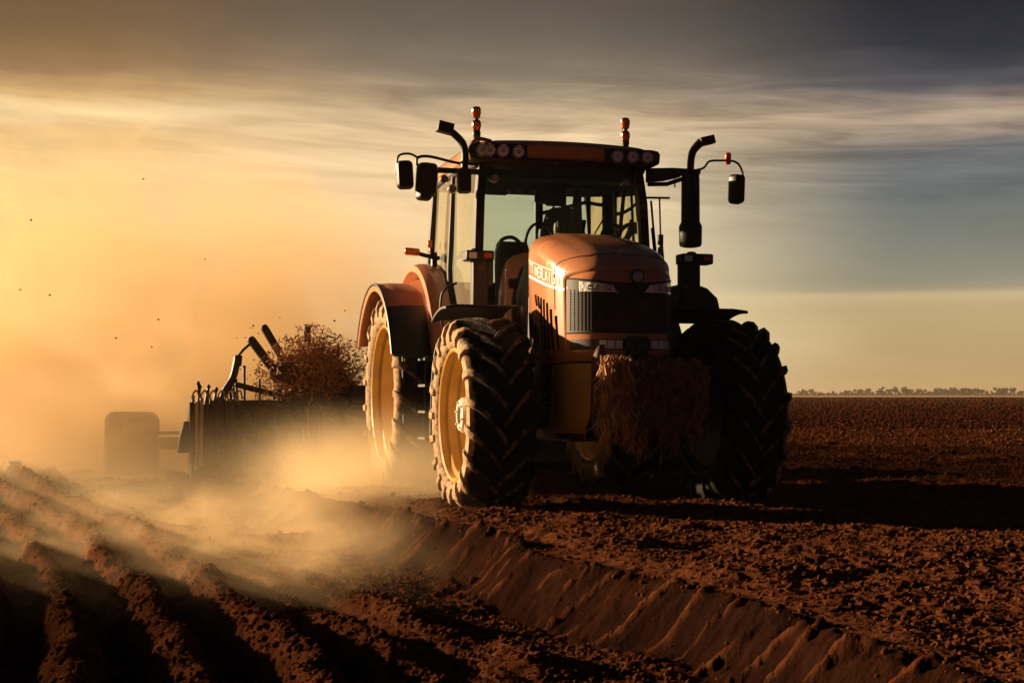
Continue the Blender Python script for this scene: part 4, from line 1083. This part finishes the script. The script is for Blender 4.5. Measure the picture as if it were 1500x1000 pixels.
# ------------------------------------------------------------------ straw and mud caught on the nose
def strands(g, n, x0_, x1_, ytop, ztop_, zlo, r, seed, wig=.03, thick=(.003, .007), dep=.10):
    q = np.random.default_rng(seed)
    for k in range(n):
        x = q.uniform(x0_, x1_); z1 = ztop_ - abs(q.normal(0, .10)); L = q.uniform(.12, .45)
        z0 = max(zlo(x) if callable(zlo) else zlo, z1 - L)
        if q.random() < .6:
            z1 = q.uniform((zlo(x) if callable(zlo) else zlo) + .15, ztop_); z0 = z1 - q.uniform(.1, .3)
            z0 = max(z0, (zlo(x) if callable(zlo) else zlo) - q.uniform(0, .08))
        y = ytop - q.uniform(0, dep); lean = q.normal(0, .05)
        pts = [(x + lean * t + q.normal(0, wig * .35), y - .02 * math.sin(3 * t) + q.normal(0, wig * .3), z1 + (z0 - z1) * t) for t in (0, .25, .5, .75, 1)]
        r_ = q.uniform(*thick)
        g.tube(pts, [r_, r_ * 1.1, r_, r_ * .9, r_ * .4], 4)
def clump(g, c, rad, seed, n=2):
    q = np.random.default_rng(seed)
    bm = bmesh.new(); bmesh.ops.create_icosphere(bm, subdivisions=n, radius=1)
    A = q.normal(size=(6, 3)) * 1.7; ph = q.uniform(0, 6, 6)
    vs = []
    for v in bm.verts:
        p = np.array(v.co[:]); s = 1 + .16 * np.sum(np.sin(A @ p * np.array([1, 1, 2, 2, 3, 3]) + ph) * np.array([1, 1, .6, .6, .5, .5])) + q.normal(0, .03)
        vs.append((c[0] + p[0] * s * rad[0], c[1] + p[1] * s * rad[1], c[2] + p[2] * s * rad[2]))
    fs = [tuple(v.index for v in f.verts) for f in bm.faces]; bm.free()
    g.add(vs, fs)
zlo_ = lambda x: .58 + .06 * math.sin(x * 17) + .03 * math.sin(x * 41)
g = MB(); q = np.random.default_rng(5)
for k in range(46):
    x = q.uniform(-.36, .46); z = q.uniform(.72, 1.26)
    clump(g, (x, -1.02 + q.uniform(-.03, .04), z), (q.uniform(.035, .075), q.uniform(.05, .08), q.uniform(.09, .18)), 100 + k)
WC = g.build('mud_and_straw_clump', MUD, None, 60)
WC.location = (X0, D0, 0); WC.rotation_euler = (0, 0, TH)
tag(WC, 'ragged curtain of mud and straw hanging from the tractor nose below its lower lamps', 'debris')
g = MB(); strands(g, 300, -.40, -.16, -1.16, 1.34, zlo_, .005, 11, .05, (.004, .011), .16)
strands(g, 60, -.12, -.02, -1.12, 1.30, zlo_, .005, 12)
g.build('dry_stalks', STRAW, WC, None)
g = MB(); strands(g, 330, -.20, .54, -1.10, 1.32, zlo_, .005, 13, .055, (.007, .021), .12)
g.build('muddy_stalks', ROPE, WC, None)

# ------------------------------------------------------------------ implement behind the tractor
IM = empty('seedbed_implement', (X0, D0, 0), TH)
tag(IM, 'wide dark tillage implement with upright tines and tubes trailing in the dust behind the tractor', 'implement')
b = MB()
b.prism([(5.0, .16), (5.0, .905), (5.9, .905), (5.95, .5), (5.7, .10), (5.25, .02)], -2.86, 2.8, 'x')
b.build('hopper', RUST, IM, 35, .02)
b = MB(); b.prism([(4.97, .10), (4.96, .9), (5.9, .9), (6.0, .45), (5.75, .02), (5.2, -.06)], -3.34, -2.86, 'x'); b.build('end_box', RUST, IM, 35, .03)
for k in range(9):
    x = -3.34 + .058 * k + random.uniform(-.01, .01); zb_ = .22 + random.uniform(-.10, .16); zt = .95 + random.uniform(-.03, .05)
    g = MB(); g.box((x, 4.93 - .02 * (k % 3), (zb_ + zt) / 2), (.042, .03, zt - zb_), (0, random.uniform(-.02, .02), random.uniform(-.5, .5)))
    g.build('slat', RUST if k not in (1, 2) else STEEL, IM, 35, .004)
for k, (x, h_, ln) in enumerate(((-3.27, .20, .03), (-3.23, .24, -.03), (-3.19, .20, .05), (-3.15, .14, .0), (-3.09, .17, .04), (-3.32, .08, 0), (-2.86, .12, .02), (-2.80, .22, -.02))):
    g = MB(); g.tube([(x, 5.0, .85), (x + ln, 5.0, .9 + h_)], .018, 7); g.lathe([(.88 + h_, .012), (.90 + h_, .026), (.93 + h_, .012)], c=(x + ln, 5.0, 0), axis='z', n=10, cap=True)
    g.build('tine', IRON, IM, 35)
g = MB(); g.prism([(-3.49, .33), (-3.33, .33), (-3.33, .66), (-3.36, .70), (-3.42, .69), (-3.47, .50)], 5.1, 5.35, 'y'); g.build('end_flap', IRON, IM, 35, .015)
for k in range(7):
    x = -2.72 + .31 * k + random.uniform(-.04, .04); g = MB(); g.box((x, 4.985, .50), (.05, .03, .74)); g.box((x, 4.97, .80), (.09, .02, .06)); g.build('stiffener', RUST, IM, 35, .006)
for k in range(5):
    x = -2.75 + .36 * k; g = MB(); g.tube(smooth_path([(x, 4.95, .93), (x + .10, 4.90, .80), (x + .16, 4.90, .55), (x + .12, 4.93, .30), (x + .22, 4.96, .18)]), .014, 6); g.build('hose', IRON, IM, None)
g = MB(); g.tube([(-2.86, 4.97, .92), (-1.2, 4.97, .92)], .028, 8); g.tube([(-3.34, 4.92, .34), (-1.2, 4.92, .30)], .02, 7); g.build('rail', RUST, IM, 35)
for k in range(6):
    x = -3.3 + .10 * k; g = MB(); g.tube(smooth_path([(x, 4.95, .92), (x - .03, 4.92, 1.0), (x + .02, 4.93, 1.06), (x + .05, 4.95, .96)]), .011, 6); g.build('hook', STEEL, IM, None)
# lever arm with a spring
g = MB(); pp = smooth_path([(-2.98, 5.3, .9), (-2.93, 5.3, 1.05), (-2.84, 5.3, 1.2), (-2.80, 5.3, 1.34), (-2.78, 5.3, 1.47)])
g.tube(pp, [.05, .055] + [.045] * (len(pp) - 2), 9); g.box((-3.0, 5.3, .93), (.16, .12, .10)); g.box((-2.775, 5.3, 1.42), (.09, .09, .13), (0, .1, 0))
g.tube([(-2.77, 5.3, 1.48), (-2.70, 5.3, 1.56), (-2.62, 5.3, 1.63)], .018, 7); g.build('lever_arm', IRON, IM, 35, .01)
g = MB(); g.tube([(-2.86, 5.3, 1.15), (-2.60, 5.3, 1.08), (-2.35, 5.3, 1.02), (-2.1, 5.3, 1.02)], .035, 8)
for x, z in ((-2.7, 1.36), (-2.86, 1.2), (-2.52, 1.2), (-2.35, 1.05), (-2.2, 1.25)): g.tube([(x, 5.3, .88), (x, 5.3, z)], .018, 7)
g.tube([(-2.86, 5.25, .9), (-2.80, 5.25, 1.2)], .02, 7)
g.build('rail', IRON, IM, 35)
for k in range(10):
    x = -2.30 + .048 * k; g = MB(); h_ = random.uniform(.15, .36)
    g.tube([(x, 5.15, .86), (x + random.uniform(-.02, .02), 5.15, .92 + h_)], random.uniform(.010, .018), 6); g.build('tine', STEEL if k % 3 else RUST, IM, None)
for a, c, r in (((-2.63, 5.4, 1.70), (-2.12, 5.4, 1.02), .055), ((-2.45, 5.6, 1.86), (-2.15, 5.6, 1.36), .05), ((-1.92, 5.5, 1.87), (-1.92, 5.5, 1.3), .048)):
    g = MB(); a_, c_ = Vector(a), Vector(c); d_2 = (a_ - c_).normalized()
    g.tube([c_, a_ - d_2 * .06, a_ - d_2 * .02, a_], [r, r, r * .92, r * .6], 12); g.build('seed_tube', IRON, IM, 40)
g = MB(); g.lathe([(-.06, .05), (-.05, .12), (.05, .12), (.06, .05)], c=(-2.28, 5.36, 1.27), axis='y', n=18, cap=True); g.box((-2.2, 5.36, 1.12), (.2, .1, .16), (0, .7, 0))
g.tube([(-2.24, 5.3, 1.22), (-2.1, 5.3, 1.1), (-2.03, 5.28, .98)], .03, 8); g.build('tube_bracket', IRON, IM, 35, .01)
g = MB(); g.tube(smooth_path([(-2.12, 5.2, 1.12), (-2.03, 5.15, .98), (-2.02, 5.1, .8), (-2.04, 5.0, .6), (-2.03, 4.98, .45)]), .014, 7); g.tube([(-1.98, 5.0, .92), (-1.97, 5.0, .5)], .012, 6); g.build('hose', STEEL, IM, None)
# rear beam, hitch, discs, side shield
b = MB(); b.b2((-4.2, 7.06, .30), (3.6, 7.20, .46)); b.b2((-2.0, 5.8, .32), (-1.86, 7.05, .44)); b.b2((1.86, 5.8, .32), (2.0, 7.05, .44)); b.b2((-.1, 3.4, .55), (.1, 5.1, .7)); b.tube([(-.4, 3.3, .7), (-1.5, 5.0, .8)], .04, 8); b.tube([(.4, 3.3, .7), (1.5, 5.0, .8)], .04, 8)
b.b2((-1.5, 4.6, .9), (-1.2, 5.0, 1.12)); b.build('toolbar', IRON, IM, 35, .012)
b = MB()
o_ = rrect(.66, .84, .12, 6)
def shy(x): return 6.97 + .22 * max(0., -x - .05) ** 1.5
b.loft([[(-3.98 + x, shy(x) + d, .36 + z) for x, z in o_] for d in (0., .035)], True, True)
SH = b.build('side_shield', OLIVE, IM, 40, .008)
b = MB(); b.tube([(-3.98 + x, shy(x) - .005, .36 + z) for x, z in o_ + o_[:1]], .016, 7, False); b.build('shield_rim', STEEL, SH, None)
b = MB()
for x in (-.12, .12): b.tube([(-3.98 + x, 6.95, .02), (-3.98 + x, 6.95, .70)], .018, 6)
b.tube([(-4.2, 6.95, .5), (-3.4, 6.95, .52), (-3.0, 6.4, .5)], .024, 7); b.box((-3.98, 6.94, .45), (.34, .03, .10)); b.build('shield_bracket', IRON, SH, 35)
for k in range(14):
    x = -2.6 + .45 * k
    g = MB(); g.lathe([(-.02, .02), (-.012, .05), (.03, .24), (.036, .24), (.0, .05)], c=(x, 6.3, .16), axis='x', n=22); g.build('disc', RUST, IM, 35)
b = MB(); b.tube([(-2.8, 6.3, .16), (3.4, 6.3, .16)], .03, 8); [b.b2((x - .04, 6.26, .15), (x + .04, 7.05, .36)) for x in (-2.4, -1.0, 1.0, 3.0)]; b.build('disc_axle', IRON, IM, 35)
# heap of straw and earth thrown up on the implement
q = np.random.default_rng(21)
g = MB()
HC_ = np.array([-1.84, 5.25, 1.14])
for k in range(26):
    c = HC_ + q.normal(size=3) * np.array([.22, .14, .15]) + np.array([0, 0, -.10]); clump(g, c, q.uniform(.09, .18, 3), 300 + k, 2)
HEAP = g.build('straw_heap', MUD, None, 60); HEAP.location = (X0, D0, 0); HEAP.rotation_euler = (0, 0, TH)
tag(HEAP, 'bushy brown heap of straw and earth on the implement beside the slanting tubes', 'straw')
V, F = [], []
n_ = 15000
d = q.normal(size=(n_, 3)); d /= np.linalg.norm(d, axis=1)[:, None]
rad = np.minimum(q.gamma(6, .125, n_), 1.35)
P = HC_ + d * rad[:, None] * np.array([.56, .34, .46]); P[:, 2] += .12 * np.exp(-((P[:, 0] + 1.9) / .3) ** 2)
P[:, 2] = np.where(P[:, 2] < .55, .55 + q.random(n_) * .5, P[:, 2])
t1 = q.normal(size=(n_, 3)); t1 /= np.linalg.norm(t1, axis=1)[:, None]
t2 = np.cross(t1, q.normal(size=(n_, 3))); t2 /= np.linalg.norm(t2, axis=1)[:, None]
L = q.uniform(.010, .045, n_)[:, None]; wd_ = q.uniform(.003, .009, n_)[:, None]
quad = np.stack([P - t1 * L - t2 * wd_, P + t1 * L - t2 * wd_, P + t1 * L * .9 + t2 * wd_, P - t1 * L * .9 + t2 * wd_], 1).reshape(-1, 3)
me = mesh_np('chaff', quad, np.arange(n_ * 4).reshape(-1, 4))
link('chaff', me, STRAW, HEAP, None)

# airborne grit
q = np.random.default_rng(33); V, F = [], []; off = 0
spots = [(45, 322), (45, 333), (210, 262), (73, 432), (170, 495), (222, 508), (300, 380), (410, 465), (490, 470), (505, 455), (520, 500), (352, 523), (388, 520), (360, 538), (232, 468), (29, 424)]
for px, py in list(spots) + [(q.uniform(330, 530), 470 + 150 * q.random() ** .7) for _ in range(90)]:
    dd = 18 + q.normal(0, .6); c = np.array([(px - 750) / FPX * dd, dd, HC + (578 - py) / FPX * dd])
    Pk, f = TPL[q.integers(0, 5)]; V.append(Pk * q.uniform(.005, .013) + c); F.append(f + off); off += len(Pk)
me = mesh_np('airborne_grit', np.concatenate(V), np.concatenate(F))
tag(link('airborne_grit', me, CLOD, None, None), 'specks of soil flung up into the dusty air', 'soil', kind='stuff')

# ------------------------------------------------------------------ far trees
def tree_proto(k):
    r = np.random.default_rng(80 + k)
    H = 6.2; root = empty('tree', (0, 0, 0))
    g_ = MB(); g_.tube([(0, 0, -.3), (.05, 0, H * .3), (.1 * (k - 1), 0, H * .65)], [.22, .16, .06], 7)
    for a in range(4):
        an = a * 1.6 + k; g_.tube([(.05, 0, H * .32), (math.cos(an) * 1.0, math.sin(an) * 1.0, H * .6)], [.09, .03], 5)
    g_.build('trunk', BARK, root, 60)
    n = 900; cl = r.normal(size=(9, 3)) * np.array([1.1, 1.0, 1.0]) + np.array([0, 0, H * (.60 + .03 * k)])
    if k == 1: cl[:, 0] *= .6; cl[:, 2] += .3
    c = cl[r.integers(0, 9, n)] + r.normal(size=(n, 3)) * .55
    c[:, 2] = np.maximum(c[:, 2], H * .14)
    a1 = r.normal(size=(n, 3)); a1 /= np.linalg.norm(a1, axis=1)[:, None]; a2 = np.cross(a1, r.normal(size=(n, 3))); a2 /= np.linalg.norm(a2, axis=1)[:, None]
    s = r.uniform(.25, .5, n)[:, None]
    qd = np.stack([c - a1 * s, c - a2 * s * .8, c + a1 * s, c + a2 * s * .8], 1).reshape(-1, 3)
    link('crown', mesh_np('crown', qd, np.arange(n * 4).reshape(-1, 4)), LEAF, root, None)
    return root
protos = [tree_proto(k) for k in range(4)]
r = np.random.default_rng(90); x = 1172.; i = 0; used = set(); TREES = []
while x < 1560:
    k = int(r.integers(0, 4)); dd = r.uniform(1240, 1330)
    X = (x - 750) / FPX * dd
    if k not in used: o = protos[k]; used.add(k)
    else: o = copy_tree(protos[k])
    s = r.uniform(.5, 1.15) * (1.0 if x > 1240 else .8)
    o.location = (X, dd, 0); o.rotation_euler = (0, 0, r.uniform(0, 6)); o.scale = (s * r.uniform(.9, 1.35), s * 1.1, s)
    tag(o, 'small hazy tree in the distant row along the horizon', 'tree', 'trees along the horizon')
    TREES.append(o)
    x += r.uniform(4.0, 8.0)
for k in range(4):
    if k not in used:
        for ch in list(protos[k].children): bpy.data.objects.remove(ch)
        bpy.data.objects.remove(protos[k])

r = np.random.default_rng(95); n = 9000
X = r.uniform(230, 640, n); hh = 1.2 + 2.4 * fbm(X * .06, X * 0, 5, 3) ** 1.5
c = np.stack([X, 1345 + r.uniform(0, 12, n), hh * r.random(n)], 1)
a1 = r.normal(size=(n, 3)); a1 /= np.linalg.norm(a1, axis=1)[:, None]; a2 = np.cross(a1, r.normal(size=(n, 3))); a2 /= np.linalg.norm(a2, axis=1)[:, None]
sz = r.uniform(.3, .7, n)[:, None]
me = mesh_np('distant_hedge', np.stack([c - a1 * sz, c - a2 * sz, c + a1 * sz, c + a2 * sz], 1).reshape(-1, 3), np.arange(n * 4).reshape(-1, 4))
tag(link('distant_hedge', me, LEAF, None, None), 'low hazy hedge running along the horizon behind the trees', 'hedge', kind='stuff')

# ------------------------------------------------------------------ dust
def dust(name, lo, hi, build, label, step=1., color=(.95, .72, .42), aniso=.22):
    c = [(a + b_) / 2 for a, b_ in zip(lo, hi)]; s = [b_ - a for a, b_ in zip(lo, hi)]
    m = bpy.data.materials.new(name); m.use_nodes = True; t = m.node_tree
    t.nodes.remove(t.nodes['Principled BSDF'])
    pv = t.nodes.new('ShaderNodeVolumePrincipled'); pv.inputs['Color'].default_value = (*color, 1); pv.inputs['Anisotropy'].default_value = aniso
    g_ = t.nodes.new('ShaderNodeNewGeometry'); pos = g_.outputs['Position']
    gen = t.nodes.new('ShaderNodeTexCoord').outputs['Generated']
    sp = t.nodes.new('ShaderNodeSeparateXYZ'); t.links.new(gen, sp.inputs[0])
    def noise(scale, det=4, rough=.6, stretch=(1, 1, 1), dist=.0):
        mp = t.nodes.new('ShaderNodeMapping'); mp.inputs['Scale'].default_value = stretch; t.links.new(pos, mp.inputs[0])
        n = t.nodes.new('ShaderNodeTexNoise'); n.inputs['Scale'].default_value = scale; n.inputs['Detail'].default_value = det; n.inputs['Roughness'].default_value = rough; n.inputs['Distortion'].default_value = dist
        t.links.new(mp.outputs[0], n.inputs['Vector']); return n.outputs[0]
    t.links.new(build(t, sp.outputs, noise), pv.inputs['Density'])
    t.links.new(pv.outputs[0], t.nodes['Material Output'].inputs['Volume'])
    m.cycles.volume_step_rate = step if hasattr(m, 'cycles') and hasattr(m.cycles, 'volume_step_rate') else 1
    b_ = MB().box(c, s); o = b_.build(name, m, None, None)
    try: o.cycles.volume_step_rate = step
    except Exception: pass
    return tag(o, label, 'dust', kind='stuff')
def ramp2(t, v, a, b_): return maprange(t, v, a, b_)
def mul(t, *a):
    r_ = a[0]
    for k in a[1:]: r_ = M(t, 'MULTIPLY', r_, k)
    return r_
def plume(t, g, noise):     # tall cloud hanging behind the tractor and off to the left
    n = noise(.34, 6, .62, (1, .8, 1.0), .9)
    edge = mul(t, ramp2(t, g[0], 0, .26), ramp2(t, g[0], 1, .42), ramp2(t, g[1], 0, .22), ramp2(t, g[1], 1, .7))
    top = ramp2(t, M(t, 'ADD', g[2], M(t, 'MULTIPLY', M(t, 'SUBTRACT', n, .5), .5)), .95, .05)
    return mul(t, edge, M(t, 'POWER', top, 1.2), maprange(t, n, .47, .58, .05, 1.15), M(t, 'ADD', .66, M(t, 'MULTIPLY', ramp2(t, g[2], .30, .08), .3)))
dust('dust_plume', (-13.5, 18.2, -.4), (1.2, 38, 7.6), plume, 'tall plume of orange dust hanging behind the implement', .5)
def puff(t, g, noise):
    n = noise(.8, 5, .6, (1, 1, 1.2), .5)
    edge = mul(t, ramp2(t, g[0], 0, .3), ramp2(t, g[0], 1, .75), ramp2(t, g[1], 0, .4), ramp2(t, g[1], 1, .8), ramp2(t, g[2], 1, .3))
    return mul(t, edge, maprange(t, n, .36, .62, .3, 1.), 1.5)
dust('dust_puff', (-7.2, 17.0, -.4), (-3.5, 19.7, 1.5), puff, 'pale puff of dust beside the outer end of the implement', .8)
def bank(t, g, noise):  # added out of view, blocks sun from the left foreground
    n = noise(.5, 4, .6)
    edge = mul(t, ramp2(t, g[0], 0, .3), ramp2(t, g[0], 1, .8), ramp2(t, g[1], 0, .15), ramp2(t, g[1], 1, .7), ramp2(t, g[2], 1, .6))
    return mul(t, edge, maprange(t, n, .36, .62, .6, 1.), .75)
dust('shade_dust', (-12.5, .5, -.4), (-7.0, 14.0, 2.3), bank, 'unseen dust volume added on the left to shade the foreground', 1.)
def skirt(t, g, noise):     # thick low dust round the implement and the rear wheels
    n = noise(.9, 5, .6, (1, 1, 1.2), .5)
    edge = mul(t, M(t, 'ADD', M(t, 'MULTIPLY', ramp2(t, g[0], .0, .15), .08), M(t, 'MULTIPLY', ramp2(t, g[0], .42, .56), .92)), ramp2(t, g[0], .78, .64), ramp2(t, g[1], 0, .3), ramp2(t, g[1], 1, .75))
    top = ramp2(t, M(t, 'ADD', g[2], M(t, 'MULTIPLY', M(t, 'SUBTRACT', n, .5), .6)), .85, .1)
    return mul(t, edge, M(t, 'POWER', top, 1.5), maprange(t, n, .36, .60, .15, 1.), 2.2)
dust('dust_skirt', (-6.6, 12.9, -.45), (2.2, 18.0, 1.35), skirt, 'thick low dust boiling round the implement and rear wheels', .8, (1, .82, .52))
def drift(t, g, noise):     # wisps that drift over the ridges toward the viewer
    n = noise(1.15, 5, .6, (1, .8, 1.6), .6)
    edge = mul(t, ramp2(t, g[0], .05, .55), ramp2(t, g[0], 1, .65), ramp2(t, g[1], 0, .35), ramp2(t, g[1], 1, .8))
    top = ramp2(t, g[2], .95, .25)
    return mul(t, edge, top, ramp2(t, n, .44, .62), .66)
dust('dust_drift', (-5.6, 7.6, -.45), (-.1, 15.0, .40), drift, 'thin wisps of dust drifting low over the furrow ridges', .8)

# warm air: far things fade toward the horizon glow
m = bpy.data.materials.new('haze'); m.use_nodes = True; t = m.node_tree; t.nodes.remove(t.nodes['Principled BSDF'])
pv = t.nodes.new('ShaderNodeVolumePrincipled'); pv.inputs['Color'].default_value = (.62, .52, .40, 1); pv.inputs['Density'].default_value = .0002; pv.inputs['Anisotropy'].default_value = .3
t.links.new(pv.outputs[0], t.nodes['Material Output'].inputs['Volume'])
tag(MB().b2((-9500, -80, -1.6), (9500, 9800, 13.)).build('haze', m, None, None), 'warm evening haze over the field', 'haze', kind='stuff')
